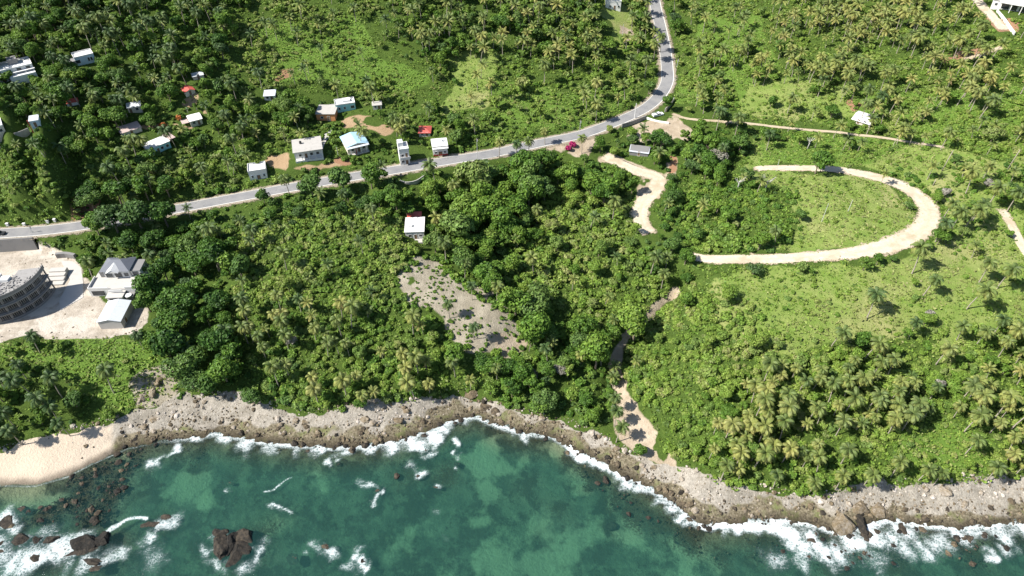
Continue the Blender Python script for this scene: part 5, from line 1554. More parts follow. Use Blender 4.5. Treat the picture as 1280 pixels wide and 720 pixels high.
house(1262, 13, 42, 9, 9, 'flat', WHITE, WHITE, "long white flat roofed house at the top of the pale drive", -2, .5, wins=(('S', .35, .2, 3.2, 2.3, "window"), ('S', .58, .2, 2.6, 2.3, "window"), ('S', .8, .2, 2.6, 2.3, "window"), WN('S', .1)), extra=lambda r_, w, d, h: [MB().box(a * w, a * w + .3, -3.0, -2.7, -2, h - .003).build("column", WHITE, r_) for a in (-.3, -.02, .25)] + [MB().box(-w * .34, w * .4, -3.3, -.51, h + .003, h + .18).build("porch_roof", WHITE, r_)])
house(766, 12, 19, 6, 9, 'parapet', WHITE, WHITE, "white house at the end of a lawn beside the straight uphill road", 3, .08, wins=(WN('S', .3, .8), DR('S', .6), WN('S', .85, .8)))
house(798, 195, 23, 9, 4.5, 'mono', CONC, ZINC, "low shack with a pale blue sheet metal roof beside the junction track", -4, .3, -.25, wins=(DR('S', .5),), name="shack", cat="shack")
house(803, 3, 10, 4, 5, 'flat', CREAM, GREYROOF, "grey roofed hut in deep shade beside the straight uphill road", 0, .2, wins=(DR('S', .5),), name="hut", cat="hut")
house(861, 200, 8, 5, 3.5, 'mono', CONC, ZINC, "tiny tin roofed hut hidden in trees beside the junction track", 20, .2, .3, wins=(DR('S', .5),), name="hut", cat="hut")

# metal shed on the building site
def shedx(root, w, d, h):
    m = MB()
    for k in range(11):
        for s in (-1, 1):
            yy = -.2 + (d + .4) * k / 10
            a = (s * (w / 2 + .22), yy, h - .02); b = (0, yy, h + .93)
            m.poly([a, (a[0], a[1] + .08, a[2] + .05), (b[0], b[1] + .08, b[2] + .05), b])
    m.build("roof_seam", ZINC, root)
house(141, 411, 28, 26, 9, 'gable', PALECONC, ZINC, "low grey shed with a two-sided sheet metal roof on the building site", 3, .22, .9, wins=(DR('E', .3, 1.4, 2.2),), name="shed", cat="shed", extra=shedx)

# the pale modern house with stacked terraces
def modern():
    x, y, z, s, sd, sh = view_scale(141, 376)
    root = empty("modern_house", (x, y, z), math.radians(3), label="white modern house with stacked terraces and a dark grey hipped roof", cat="house")
    MB().box(-8.2, 8.2, 2.6, 15.5, -2.5, 3.0).build("lower_storey", WHITE, root)
    MB().box(-8.2, 8.2, 2.6, 15.5, 3.003, 3.2).build("terrace_floor", PALECONC, root)
    p = MB()
    p.box(-8.2, -1.2, 2.6, 2.8, 3.203, 4.0).box(-.6, 4.0, 1.2, 1.4, 3.0, 3.9).box(4.4, 8.2, 2.6, 2.8, 3.203, 4.0).box(-8.2, -8.0, 2.8, 9, 3.203, 4.0).box(8.0, 8.2, 2.8, 15, 3.203, 4.0)
    p.build("parapet", WHITE, root)
    MB().box(-1.0, 4.2, -.8, 2.597, -2.5, 2.2).build("bay", WHITE, root)
    MB().box(-1.3, 4.5, -1.1, 2.59, 2.203, 2.45).build("bay_roof", PALECONC, root)
    MB().box(4.6, 7.4, 0.2, 2.59, -2.5, 1.5).build("porch_block", CONC, root)
    MB().tube([(5.8, .6, 1.5), (5.8, .6, 2.0)], [1.1, 1.1], 14).build("round_balcony", WHITE, root)
    MB().box(-4.2, 4.6, 8.6, 16.2, 3.203, 6.2).build("upper_storey", WHITE, root)
    r_ = MB()
    x0, x1, y0, y1, zt = -5.4, 4.9, 8.3, 16.2, 6.25
    A, B_, C_, D_ = (x0, y0, zt), (x1, y0, zt), (x1, y1, zt), (x0, y1, zt)
    r0, r1 = (-2.0, 12.5, zt + 2.1), (1.2, 12.5, zt + 2.1)
    r_.poly([A, B_, r1, r0]).poly([B_, C_, r1]).poly([C_, D_, r0, r1]).poly([D_, A, r0]).poly([D_, C_, B_, A])
    r_.build("roof", SLATE, root)
    g = MB().poly([(-2.6, 7.4, 6.3), (1.2, 7.4, 6.3), (-.7, 7.4, 7.5)]).poly([(-2.9, 7.3, 6.2), (-.7, 7.3, 7.6), (-.7, 11.5, 7.9), (-2.9, 9.5, 6.5)]).poly([(-.7, 7.3, 7.6), (1.5, 7.3, 6.2), (1.5, 9.5, 6.5), (-.7, 11.5, 7.9)])
    g.build("dormer", WHITE, root)
    MB().box(4.7, 8.0, 9.5, 15.4, 3.203, 5.4).build("side_wing", WHITE, root)
    MB().box(4.64, 8.1, 9.3, 15.6, 5.403, 5.6).build("side_roof", CONC, root)
    MB().box(-6.0, -4.3, 9.0, 15.8, 3.203, 5.6).build("stair_wing", CONC, root)
    for face_y, u, zz, ow, oh in ((8.6, -2.6, 3.6, 2.2, 1.9), (8.6, .6, 3.6, 2.2, 1.9), (8.6, 3.4, 3.9, 1.3, 1.3), (2.6, -5.2, .5, 4.2, 2.0), (-.8, 1.5, .3, 3.2, 1.4), (9.5, 6.2, 3.5, 1.8, 1.4), (2.6, 7.8, .6, .6, 1.6)):
        f = MB()
        f.box(u - ow / 2 - .1, u - ow / 2, face_y - .1, face_y - .003, zz - .1, zz + oh + .1).box(u + ow / 2, u + ow / 2 + .1, face_y - .1, face_y - .003, zz - .1, zz + oh + .1)
        f.box(u - ow / 2, u + ow / 2, face_y - .1, face_y - .003, zz + oh, zz + oh + .1).box(u - ow / 2, u + ow / 2, face_y - .1, face_y - .003, zz - .1, zz)
        fo = f.build("window", CONC, root)
        MB().box(u - ow / 2, u + ow / 2, face_y - .04, face_y - .003, zz, zz + oh).build("pane", GLASS, fo)
modern()

# round unfinished concrete building
def round_building():
    xb, yb, zb, s, sd, sh = view_scale(2, 407)
    R0, R1 = 15.2, 7.5
    cx_b, cy_b = xb - 5.6, yb + R0
    root = empty("unfinished_building", (cx_b, cy_b, zb), 0, label="curved grey concrete building shell of three open storeys under construction", cat="building")
    a0, a1, n = -205, 12, 48
    A = [math.radians(a0 + (a1 - a0) * k / n) for k in range(n + 1)]
    def ring(m, r1, r0, z0, z1, i0=0, i1=n):
        for k in range(i0, i1):
            c0, s0, c1, s1 = math.cos(A[k]), math.sin(A[k]), math.cos(A[k + 1]), math.sin(A[k + 1])
            o = [(r1 * c0, r1 * s0), (r1 * c1, r1 * s1), (r0 * c1, r0 * s1), (r0 * c0, r0 * s0)]
            m.poly([(*p, z1) for p in o]).poly([(*p, z0) for p in o[::-1]])
            m.poly([(*o[0], z0), (*o[1], z0), (*o[1], z1), (*o[0], z1)]).poly([(*o[2], z0), (*o[3], z0), (*o[3], z1), (*o[2], z1)])
        for k in (i0, i1):
            c0, s0 = math.cos(A[k]), math.sin(A[k])
            m.poly([(r1 * c0, r1 * s0, z0), (r1 * c0, r1 * s0, z1), (r0 * c0, r0 * s0, z1), (r0 * c0, r0 * s0, z0)])
        return m
    top = 0
    for st in range(4):
        zf = .3 + st * 3.3
        ring(MB(), R0 + (.5 if st else .2), R1, zf - .45, zf).build("floor_slab", BLOCK if st == 3 else CONC, root)
        top = zf
        if st < 3:
            ring(MB(), R0 - 1.9, R0 - 2.2, zf + .003, zf + 2.94).build("inner_shade_wall", DARK, root)  # wall coloured near-black so the openings between columns look shaded
            for k in range(0, n + 1, 3):
                a = A[k]
                m = MB()
                c, s_ = math.cos(a), math.sin(a)
                r = R0 - .25
                m.box(r * c - .2, r * c + .2, r * s_ - .2, r * s_ + .2, zf + .003, zf + 2.94, a)
                m.build("column", CONC, root)
            ring(MB(), R0 + .05, R0 - .12, zf + .003, zf + (.5 if st != 1 else .35)).build("low_wall", CONC, root)
            g = MB()
            for k in range(n):
                for q in (.33, .78):
                    a = A[k] * (1 - q) + A[k + 1] * q
                    g.box((R0 - .02) * math.cos(a) - .045, (R0 - .02) * math.cos(a) + .045, (R0 - .02) * math.sin(a) - .045, (R0 - .02) * math.sin(a) + .045, zf + .76, zf + 2.94, a)
            g.build("window_bars", PALECONC, root)
    ring(MB(), R0 + .45, R0 + .15, top + .003, top + 1.0).build("roof_parapet", CONC, root)
    st_ = MB()
    for k in range(0, n + 1):
        a = A[k]
        st_.box((R0 + .3) * math.cos(a) - .06, (R0 + .3) * math.cos(a) + .06, (R0 + .3) * math.sin(a) - .06, (R0 + .3) * math.sin(a) + .06, top + 1.0, top + 1.7, a)
    st_.build("column_stub", CONC, root)
    r = np.random.default_rng(5)
    m = MB()
    for k in range(5):
        m.box(-9 + k * 3.4, -6.2 + k * 3.4, -5.5 + r.random() * 2, -3.6 + r.random() * 2, top - 3.2, top + .8 + .4 * r.random(), r.random() * .3)
    m.build("roof_block", WHITE, root)
    d = MB()
    for k in range(180):
        a = math.radians(-150 + 140 * r.random())
        rr = R1 + .6 + (R0 - R1 - 1.6) * r.random()
        l = .3 + 1.5 * r.random()
        d.box(rr * math.cos(a) - l / 2, rr * math.cos(a) + l / 2, rr * math.sin(a) - .15, rr * math.sin(a) + .15, top + .003, top + .15 + .3 * r.random(), r.random() * 3)
    d.build("rubble", BLOCK, root)["kind"] = "stuff"
    for k, (u, v) in enumerate(((-6, -9.5), (-2.5, -11.8))):
        MB().box(u, u + 2.2, v, v + 1.2, top + .003, top + .5, .2).build("roof_block", WHITE, root)
round_building()

def steps_thing():
    x, y, z, s, sd, sh = view_scale(68, 357)
    root = empty("stepped_slab", (x, y, z), math.radians(4), label="pale stacked concrete slabs beside the round unfinished building", cat="concrete slabs")
    for k in range(4):
        MB().box(-3.6, 3.0 - .3 * k, k * 1.9, k * 1.9 + 2.2, -1.5, .5 + .45 * k).build("slab", PALECONC, root)
steps_thing()
def ramp_thing():
    pts = [(76, 326), (100, 326), (104, 352), (104, 372), (76, 388), (74, 376), (88, 350)]
    w = [place(a, b) for a, b in pts]
    z0 = 11.66
    m = MB().poly([(float(a), float(b), z0 + .06) for a, b, c in w][::-1])
    n = len(w)
    for k in range(n):
        a, b = w[k], w[(k + 1) % n]
        m.poly([(float(a[0]), float(a[1]), z0 - .6), (float(b[0]), float(b[1]), z0 - .6), (float(b[0]), float(b[1]), z0 + .06), (float(a[0]), float(a[1]), z0 + .06)])
    tag(m.build("driveway", PALECONC), "pale concrete driveway between the round building and the modern house", "driveway", kind="structure")
ramp_thing()
m = MB()
dx, dy, dz = place(403, 178)
for k, (a, b) in enumerate(((398, 190), (404, 176), (412, 164), (411, 154))):
    pass
DRV = road_line([(398, 191), (402, 178), (411, 166), (412, 156)])
tag(strip("driveway", DRV, 1.6, PALECONC, .06), "grey concrete drive climbing between two hill houses", "driveway", kind="structure")

# walls
def wall_line(pts, hgt, thick, mat, label, name="wall", zs=None, down=1.5, cat="wall"):
    L = road_line(pts) if zs is None else None
    a = L[:, :3]
    d = np.gradient(a[:, :2], axis=0); d /= np.linalg.norm(d, axis=1)[:, None]
    nn = np.stack([-d[:, 1], d[:, 0]], 1) * thick / 2
    n = len(a)
    P = [np.column_stack([a[:, :2] + s * nn, a[:, 2] + zz]) for s, zz in ((-1, -down), (1, -down), (1, hgt), (-1, hgt))]
    V = np.stack(P, 1).reshape(-1, 3)
    Fq = []
    for i in range(n - 1):
        for k in range(4):
            k2 = (k + 1) % 4
            Fq.append((i * 4 + k, i * 4 + k2, (i + 1) * 4 + k2, (i + 1) * 4 + k))
    Fq.append((0, 3, 2, 1)); Fq.append(((n - 1) * 4, (n - 1) * 4 + 1, (n - 1) * 4 + 2, (n - 1) * 4 + 3))
    return tag(link(name, mesh_np(name, V, Fq, [mat])), label, cat)
def retaining(x0p, x1p):
    """Wall that carries the coast road above the building site."""
    k = (PXm > x0p) & (PXm < x1p)
    a = MAIN[k]
    d = np.gradient(a[:, :2], axis=0); d /= np.linalg.norm(d, axis=1)[:, None]
    nn = np.stack([d[:, 1], -d[:, 0]], 1)
    o, i = a[:, :2] + nn * 4.6, a[:, :2] + nn * 4.1
    V = np.stack([np.column_stack([o + nn * .9, np.full(len(a), 9.5)]), np.column_stack([i, np.full(len(a), 9.5)]), np.column_stack([i, a[:, 2] + .45]), np.column_stack([o, a[:, 2] + .45])], 1).reshape(-1, 3)
    n = len(a); Fq = []
    for q in range(n - 1):
        for c in range(4):
            c2 = (c + 1) % 4
            Fq.append((q * 4 + c, q * 4 + c2, q * 4 + 4 + c2, q * 4 + 4 + c))
    Fq.append((0, 3, 2, 1)); Fq.append((n * 4 - 4, n * 4 - 3, n * 4 - 2, n * 4 - 1))
    return link("retaining_wall", mesh_np("retaining_wall", V, Fq, [CONC]))
PXm = project(MAIN[:, 0], MAIN[:, 1], MAIN[:, 2])[0]
tag(retaining(-150, 50), "tall grey retaining wall below the coast road at the building site", "retaining wall")
wall_line([(777, 160), (790, 156), (807, 149)], 2.0, .35, BLOCK, "grey concrete block wall below the road at the junction", down=2.5)
wall_line([(831, 140), (838, 133), (842, 126)], 1.7, .35, BLOCK, "short dark concrete block wall beyond the junction opening", down=2)
wall_line([(808, 149), (820, 152), (836, 155)], .9, .5, WHITE, "low white wall across the mouth of the junction", down=1.5)
wall_line([(1246, 14), (1256, 28), (1267, 44)], 1.2, .5, WHITE, "white garden wall running down beside the pale drive", "garden_wall")
wall_line([(18, 168), (28, 171), (38, 166)], 1.6, .3, BLOCK, "grey block wall below the tiny pale blue house")
wall_line([(180, 330), (184, 336), (182, 346), (178, 352)], 1.6, .3, WHITE, "curved white wall end beside the modern house")
wall_line([(72, 322), (84, 321), (95, 322)], 1.8, 1.2, CONC, "broken grey concrete block lying on the building site bank", "concrete_block", cat="concrete block")
wall_line([(500, 226), (508, 230), (520, 230), (530, 222)], 1.0, .3, PALECONC, "pale terrace wall below the road opposite the two-storey house", "terrace_wall")
for k, (a, b, lab) in enumerate(((10, 282, "first white concrete roadside post nearest the picture edge"), (31, 282, "white concrete roadside post on the verge with a wide gap either side"), (60, 278, "paired white roadside post, the one nearer the building site wall"), (69, 276.5, "paired white roadside post, the one nearer the bend"))):
    x, y, z = [float(v) for v in place(a, b)]
    MB_ = MB().box(-.45, .45, -.35, .35, -.6, 1.0).box(-.52, .52, -.42, .42, 1.003, 1.15)
    tag(MB_.build("roadside_post", WHITE, None, (x, y, z)), lab, "post", "white roadside posts")

# poles
def pole(px, py, hpx, label, mat=STEEL, arm=True, lean=0.0, rad=.09):
    x, y, z, s, sd, sh = view_scale(px, py)
    h = hpx / sh
    root = empty("utility_pole", (x, y, z), 0, label=label, cat="utility pole")
    MB().tube([(0, 0, -1), (lean * h, 0, h)], [rad * 1.2, rad * .8], 8).build("pole", mat, root)
    if arm:
        MB().box(lean * h - .7, lean * h + .7, -.06, .06, h - .5, h - .36).build("crossarm", WOOD, root)
        MB().tube([(lean * h + .25, .12, h - 1.5), (lean * h + .25, .12, h - .7)], [.2, .2], 8).build("transformer", STEEL, root)
pole(793, 148, 18, "tall white pole on the verge beside the concrete block wall", WHITE, False, rad=.16)
pole(724, 173, 22, "grey utility pole with a crossarm above the red flowering bush")
pole(597, 200, 26, "utility pole rising from trees beside the bend past the white shop")
pole(423, 196, 12, "short grey pole between the long white house and the blue roofed house", arm=False)
pole(42, 293, 9, "thin grey pole on the seaward verge above the retaining wall")
pole(139, 251, 13, "weathered pole beside the bare earth cut above the coast road", WOOD)
pole(1027, 277, 22, "tall bare pole standing in the grass inside the dirt loop", STEEL, False)
pole(1060, 264, 14, "shorter bare pole standing in the grass inside the dirt loop", STEEL, False)
pole(970, 214, 14, "thin pole at the tree end of the far arm of the dirt loop", STEEL, False)
pole(778, 44, 13, "thin pole beside the bare patch near the straight uphill road", STEEL, False)
pole(842, 108, 12, "roadside pole at the outside of the uphill bend", STEEL)
pole(846, 84, 10, "roadside pole on the reddish verge of the straight uphill road", STEEL)
def bare_trunk(px, py, hpx, lean, label):
    x, y, z, s, sd, sh = view_scale(px, py)
    h = hpx / sh
    tag(MB().tube([(0, 0, -1), (lean * h * .4, 0, h * .5), (lean * h, 0, h)], [.22, .17, .12], 7).build("palm_stump", PALMBARK, None, (x, y, z), smooth=True), label, "dead palm")
bare_trunk(1177, 214, 25, .05, "bare crownless palm trunk beside a dark rounded tree on the grass")
bare_trunk(1258, 214, 26, .05, "bare crownless palm trunk on the high grass near the picture edge")
bare_trunk(1166, 232, 8, .02, "short broken palm stump on the grass above the dirt loop")

# dead trees
def dead_tree(px, py, h, seed, label):
    r = np.random.default_rng(seed)
    x, y, z = [float(v) for v in place(px, py)]
    root = empty("dead_tree", (x, y, z), 0, label=label, cat="dead tree")
    MB().tube([(0, 0, -1), (.2, 0, h * .45), (.1, .1, h * .62)], [.3, .22, .16], 7).build("trunk", PALECONC, root, smooth=True)
    for k in range(6):
        a = k * 1.05 + r.random()
        l = h * (.35 + .2 * r.random())
        s0 = np.array([.12, .05, h * (.4 + .04 * k)])
        e = s0 + [math.cos(a) * l * .7, math.sin(a) * l * .7, l * .75]
        mid = (s0 + e) / 2 + [0, 0, -.1 * l]
        m = MB().tube([s0, mid, e], [.13, .09, .04], 5)
        e2 = mid + [math.cos(a + .8) * l * .4, math.sin(a + .8) * l * .4, l * .35]
        m.tube([mid, e2], [.07, .03], 4)
        m.build("branch", PALECONC, root)
dead_tree(955, 240, 8.5, 3, "dead tree with forked white branches inside the dirt loop near its thicket")
dead_tree(921, 238, 7, 4, "dead pale trunk in the thicket between junction track and loop")
dead_tree(1009, 186, 6, 5, "small dead white tree on bright grass above the loop")
# grey twiggy bushes, flowering bushes
def twig_crown(px, py, sc, var, mat, tv, label, name="bare_tree", cat="bare tree"):
    x, y, z = [float(v) for v in place(px, py)]
    V, Fq, T = TREES[var]['mid' if mat is TWIG else 'near']
    e = empty(name, (x, y, z - .1), rng.random() * 6.28, label=label, cat=cat)
    e.scale = (sc, sc, sc)
    o = link("trunk", TREE_TRUNKS[var], e)
    o = link("crown", mesh_np("crown", V, Fq, [mat], attrs={"tint": T}), e)
    o.color = (tv, 0, 0, 1)
twig_crown(895, 206, .85, 7, TWIG, .2, "greyish leafless spreading tree beside the footpath thicket")
twig_crown(1180, 246, .50, 2, TWIG, .5, "grey dead bush beside the widest bend of the dirt loop")
twig_crown(1232, 236, .50, 3, TWIG, .4, "grey dead bush among palms near the stony path")
twig_crown(664, 476, .62, 4, TWIG, .0, "brownish half bare tree at the edge of the bare slope above the shore")
twig_crown(700, 470, .62, 5, TWIG, .0, "brownish half bare tree nearest the gully above the shore")
twig_crown(1172, 486, .48, 2, TWIG, .5, "pale dead bush in the headland grove")
twig_crown(1158, 400, .45, 6, TWIG, .5, "dead grey twigs beside the rounded vine clump on dry grass")
twig_crown(365, 432, .52, 1, TWIG, .3, "grey-green half bare bush in the middle of the scrub hill palms")
twig_crown(573, 322, .50, 0, TWIG, .1, "rusty half bare bush just beyond the lone white house in the valley")
def bloom(px, py, rad, mat, var, label):
    x, y, z = [float(v) for v in place(px, py)]
    V, Fq, T = BUSHES[var]['near']
    o = link("flowering_bush", mesh_np("flowering_bush", V, Fq, [mat], attrs={"tint": T}), None, (x, y, z - .05))
    o.scale = (rad, rad, rad * 1.3)
    o.color = (.5, 0, 0, 1)
    tag(o, label, "flowering bush")
bloom(711, 187, 1.5, MAGENTA, 0, "magenta flowering bush on the verge, the lower of two")
bloom(716, 183, 1.5, MAGENTA, 1, "magenta flowering bush on the verge, the upper of two")
bloom(204, 160, 1.7, ORANGE, 2, "orange flowering bush beside the turquoise hill house")
bloom(225, 149, 1.6, ORANGE, 3, "orange leafed bush beside the cream house with the white roof")

house(1075, 156, 21, 13, 4, 'gable_x', CREAM, WHITE, "white roofed hillside hut beside the footpath above the dirt loop", -14, .5, .9, wins=(DR('S', .35), WN('S', .7)), name="hut", cat="hut")

# vehicles
def vehicle(px, py, rot, paint, label, pickup):
    x, y, z = [float(v) for v in place(px, py)]
    root = empty("pickup_truck" if pickup else "parked_car", (x, y, z + .05), math.radians(rot), label=label, cat="pickup truck" if pickup else "car")
    L, Wd = (5.2, 1.9) if pickup else (4.3, 1.75)
    b = MB().box(-L / 2, L / 2, -Wd / 2, Wd / 2, .42, .95)
    if pickup:
        b.box(-L / 2, -L / 2 + 2.0, -Wd / 2, -Wd / 2 + .08, .953, 1.35).box(-L / 2, -L / 2 + 2.0, Wd / 2 - .08, Wd / 2, .953, 1.35).box(-L / 2, -L / 2 + .08, -Wd / 2 + .08, Wd / 2 - .08, .953, 1.35)
        b.box(L / 2 - 1.4, L / 2 - .05, -Wd / 2 + .05, Wd / 2 - .05, .953, 1.12)
    b.build("body", paint, root)
    c0, c1 = (-.5, 1.3) if pickup else (-1.5, 1.0)
    t0, t1 = (c0 + .15, c1 - .55) if pickup else (c0 + .5, c1 - .6)
    y0, y1 = Wd / 2 - .06, Wd / 2 - .2
    lo = [(c0, -y0, .955), (c1, -y0, .955), (c1, y0, .955), (c0, y0, .955)]
    hi = [(t0, -y1, 1.6), (t1, -y1, 1.6), (t1, y1, 1.6), (t0, y1, 1.6)]
    m = MB()
    for k in range(4):
        m.poly([lo[k], lo[(k + 1) % 4], hi[(k + 1) % 4], hi[k]])
    m.build("window", GLASS, root)
    MB().box(t0 - .04, t1 + .04, -y1 - .04, y1 + .04, 1.603, 1.67).build("roof", paint, root)
    for sx_ in (-L * .31, L * .31):
        for sy_ in (-Wd / 2 + .05, Wd / 2 - .05):
            wm = MB().tube([(sx_, sy_ - .12, .36), (sx_, sy_ + .12, .36)], [.36, .36], 12)
            wo = wm.build("wheel", RUBBER, root)
            MB().tube([(sx_, sy_ - .13, .36), (sx_, sy_ + .13, .36)], [.2, .2], 8).build("rim", STEEL, wo)
vehicle(822, 145, 20, CARWHITE, "white pickup truck stopped at the junction opening", True)
vehicle(0, 293.5, 3, CARDARK, "dark car on the coast road above the retaining wall", False)

# ------------------------------------------------------------------ rocks
t = NT("shore_rock")
tv = t.math('ADD', t.attr("tvar").outputs["Fac"], t.n("ShaderNodeSeparateColor", {0: t.n("ShaderNodeObjectInfo").outputs["Color"]}).outputs[0])
n1, n2 = t.noise(1.1, 5, .65), t.noise(5.0, 4, .7)
rc = t.ramp(t.math('ADD', tv, t.math('MULTIPLY', t.math('SUBTRACT', n1, .5), .85)), [(0.0, (0.022, 0.020, 0.017)), (.25, (0.070, 0.056, 0.041)), (.5, (0.20, 0.155, 0.095)), (.75, (0.38, 0.33, 0.27)), (1.0, (0.58, 0.52, 0.46))])
rc = t.mix(t.math('MULTIPLY', t.step(n2, .55, .75), .55), rc, t.mix(.5, rc, (0.015, 0.013, 0.01)))
ROCK = t.surf(t.bsdf(rc, .85, t.bump(t.math('ADD', n1, n2), 1.0, .35), .3))
import bmesh
def rock_np(seed, sub=3, rough=.95, flat=.7):
    bm = bmesh.new()
    bmesh.ops.create_icosphere(bm, subdivisions=sub, radius=1.0)
    bm.verts.ensure_lookup_table()
    V = np.array([v.co[:] for v in bm.verts])
    Ft = np.array([[v.index for v in f.verts] for f in bm.faces])
    bm.free()
    r = np.random.default_rng(seed)
    for _ in range(9):          # chop planes off for angular faces
        n = r.normal(size=3); n[2] = abs(n[2]) * .7; n /= np.linalg.norm(n)
        c = .50 + .34 * r.random()
        d = V @ n
        V = V - np.outer(np.maximum(d - c, 0) * .92, n)
    o = r.random(3) * 50
    f = fbm(V[:, 0] * 3 + o[0] + V[:, 2] * 2.3, V[:, 1] * 3 + o[1] - V[:, 2] * 1.7, 2.2, seed % 60, 3)
    g = fbm(V[:, 0] * 9 + o[1] + V[:, 2] * 7.3, V[:, 1] * 9 + o[2] - V[:, 2] * 5.7, 2.2, seed % 50 + 3, 2)
    V = V * (1 + rough * (f - .5) + rough * .28 * (g - .5))[:, None]
    V[:, 2] *= flat
    return V, Ft
def rock(px, py, wpx, dpx, h, tv, seed, label, group=None, rot=0.0, z=None, name="boulder", cat="rock"):
    x, y, zz, s, sd, sh = view_scale(px, py)
    if px < 330 and py > 640:
        wpx, dpx, h, tv = wpx * 1.18, dpx * 1.18, h * 1.1, max(0, tv - .05)
    base = zz if z is None else z
    V, Ft = rock_np(seed, 4 if wpx > 14 else 3)
    V = V * np.array([wpx / s / 2 * 1.1, max(dpx / sd / 2, .3) * 1.1, h])
    o = link(name, mesh_np(name, V, Ft, [ROCK]), None, (x, y, max(base, -.3) + .05 * h), math.radians(rot))
    o.color = (tv, 0, 0, 1)
    return tag(o, label, cat, group)
rock(108, 684, 26, 22, 2.4, .05, 1, "largest black wave-washed rock in the white surf", rot=25)
rock(133, 683, 17, 16, 1.9, .04, 2, "black rock beside the largest black rock, split from it by a crack", rot=-10)
rock(112, 694, 30, 10, 1.1, .18, 3, "long flat brown ledge below the largest black rock", rot=16)
rock(279, 692, 17, 26, 2.7, .16, 4, "big brown cracked rock standing in the sea with foam round it", rot=20)
rock(291, 686, 13, 24, 3.0, .06, 62, "tall dark crag in the middle of the cracked offshore rocks", rot=-15)
rock(308, 676, 30, 20, 2.0, .22, 5, "reddish brown rock behind the big cracked rock")
rock(304, 694, 24, 26, 2.0, .10, 6, "dark jagged rock touching the big cracked rock")
rock(277, 672, 18, 12, 1.4, .12, 7, "low dark rock on the landward side of the big cracked rock")
rock(190, 661, 21, 10, .9, .22, 8, "brown oval rock ringed by thin foam", rot=14)
rock(209, 653, 14, 8, .7, .24, 9, "small reddish rock next to the brown oval rock")
rock(29, 679, 20, 13, 1.3, .15, 10, "brown rock at the near end of a dark row in the surf", rot=20)
rock(48, 678, 14, 11, 1.1, .10, 11, "middle rock of a dark row in the surf")
rock(68, 677, 20, 10, 1.1, .12, 12, "widest rock at the end of a dark row in the surf", rot=8)
rock(48, 702, 15, 12, 1.1, .22, 13, "round brown rock alone in white foam")
rock(86, 692, 6, 5, .6, .4, 14, "small pale rock beside the largest black rock")
rock(122, 709, 22, 11, 1.1, .20, 15, "brown rock below the black rocks at the picture bottom")
rock(124, 718, 14, 8, .9, .26, 16, "rusty rock at the very bottom of the picture")
rock(12, 655, 20, 14, 1.2, .16, 17, "dark rock cluster piece in the cove shallows", rot=30)
rock(28, 638, 12, 8, .9, .20, 18, "mossy brown rock at the edge of the cove")
rock(38, 641, 9, 7, .8, .10, 19, "dark rock beside the mossy rock of the cove")
rock(4, 683, 12, 8, .7, .2, 20, "small brown rock in the surf nearest the picture edge")
rock(6, 694, 12, 8, .6, .24, 61, "flat brown rock in the foam nearest the picture edge")
rock(474, 616, 10, 9, 1.0, .27, 21, "orange-brown rock with a patch of foam on one side")
rock(410, 691, 11, 8, .9, .27, 22, "rusty rock in a burst of foam")
rock(370, 705, 14, 14, .4, .22, 23, "submerged brown rock beside the rusty rock")
rock(524, 598, 14, 7, .7, .20, 24, "brown rock washed by foam between two others offshore")
rock(572, 584, 9, 6, .7, .18, 25, "dark pinkish rock nearest the pale sand patch")
rock(533, 565, 8, 5, .5, .22, 26, "pinkish rock awash just off the stony point")
rock(545, 613, 12, 4, .4, .18, 27, "pair-like low rock awash in open water")
rock(423, 581, 8, 5, .6, .12, 28, "dark rock with a white splash off the stony shore")
rock(456, 709, 8, 6, .8, .08, 29, "dark rock behind the tallest white splash")
rock(290, 607, 8, 4, .4, .3, 30, "small pale rock awash off the rocky shore")
rock(1052, 654, 31, 30, 4.2, .56, 31, "huge rounded grey boulder at the edge of the surf", z=.2, rot=10)
rock(1076, 656, 14, 24, 2.8, .04, 32, "black cleft rock beside the huge grey boulder", z=.1)
rock(1075, 635, 24, 13, 1.8, .54, 33, "smooth tan boulder above the huge grey boulder")
rock(1099, 638, 20, 16, 1.7, .54, 34, "tan boulder beside a dark cleft in the stones")
rock(1180, 613, 19, 13, 1.8, .66, 35, "pale rounded boulder lying on the stones below the palms")
rock(1012, 677, 14, 9, .9, .22, 36, "brown rock in the surf beside the huge grey boulder")
rock(1042, 682, 9, 7, .8, .22, 37, "reddish rock in the surf below the huge grey boulder")
rock(1010, 698, 8, 6, .6, .24, 38, "small brown rock in the outer surf")
rock(1082, 668, 20, 14, 1.0, .18, 39, "brown ledge in the surf below the black cleft rock")
rock(1130, 666, 12, 20, .8, .2, 40, "rusty ledge pointing out into the surf")
rock(1211, 674, 16, 10, .8, .24, 41, "flat rusty rock at the edge of the surf")
rock(1200, 687, 10, 7, .5, .2, 42, "low brown rock in the outer surf beyond the rusty ledge")
rock(762, 660, 14, 9, .35, .12, 43, "dark submerged rock off the gully shore")
rock(852, 615, 9, 6, 1.0, .06, 44, "black rock on the stones beside the narrow inlet")
rock(855, 630, 12, 8, 1.0, .3, 45, "pinkish boulder at the head of the narrow inlet")
rock(861, 650, 9, 7, .7, .26, 46, "reddish rock awash at the narrow inlet")
rock(371, 525, 10, 7, .9, .55, 47, "grey boulder on the upper shore, the near one of two")
rock(381, 528, 10, 7, .9, .55, 48, "grey boulder on the upper shore, the far one of two")
rock(458, 524, 12, 7, .9, .6, 49, "pale grey flat boulder on the upper shore")
rock(508, 512, 11, 8, 1.0, .56, 50, "grey boulder at the top of the stones under leaning palms")
rock(497, 524, 14, 9, .9, .5, 51, "brownish boulder in the stones of the point")
rock(605, 509, 16, 11, 1.4, .36, 52, "brown outcrop at the head of the small inlet")
rock(620, 514, 14, 10, 1.2, .30, 53, "dark brown outcrop beside the small inlet")
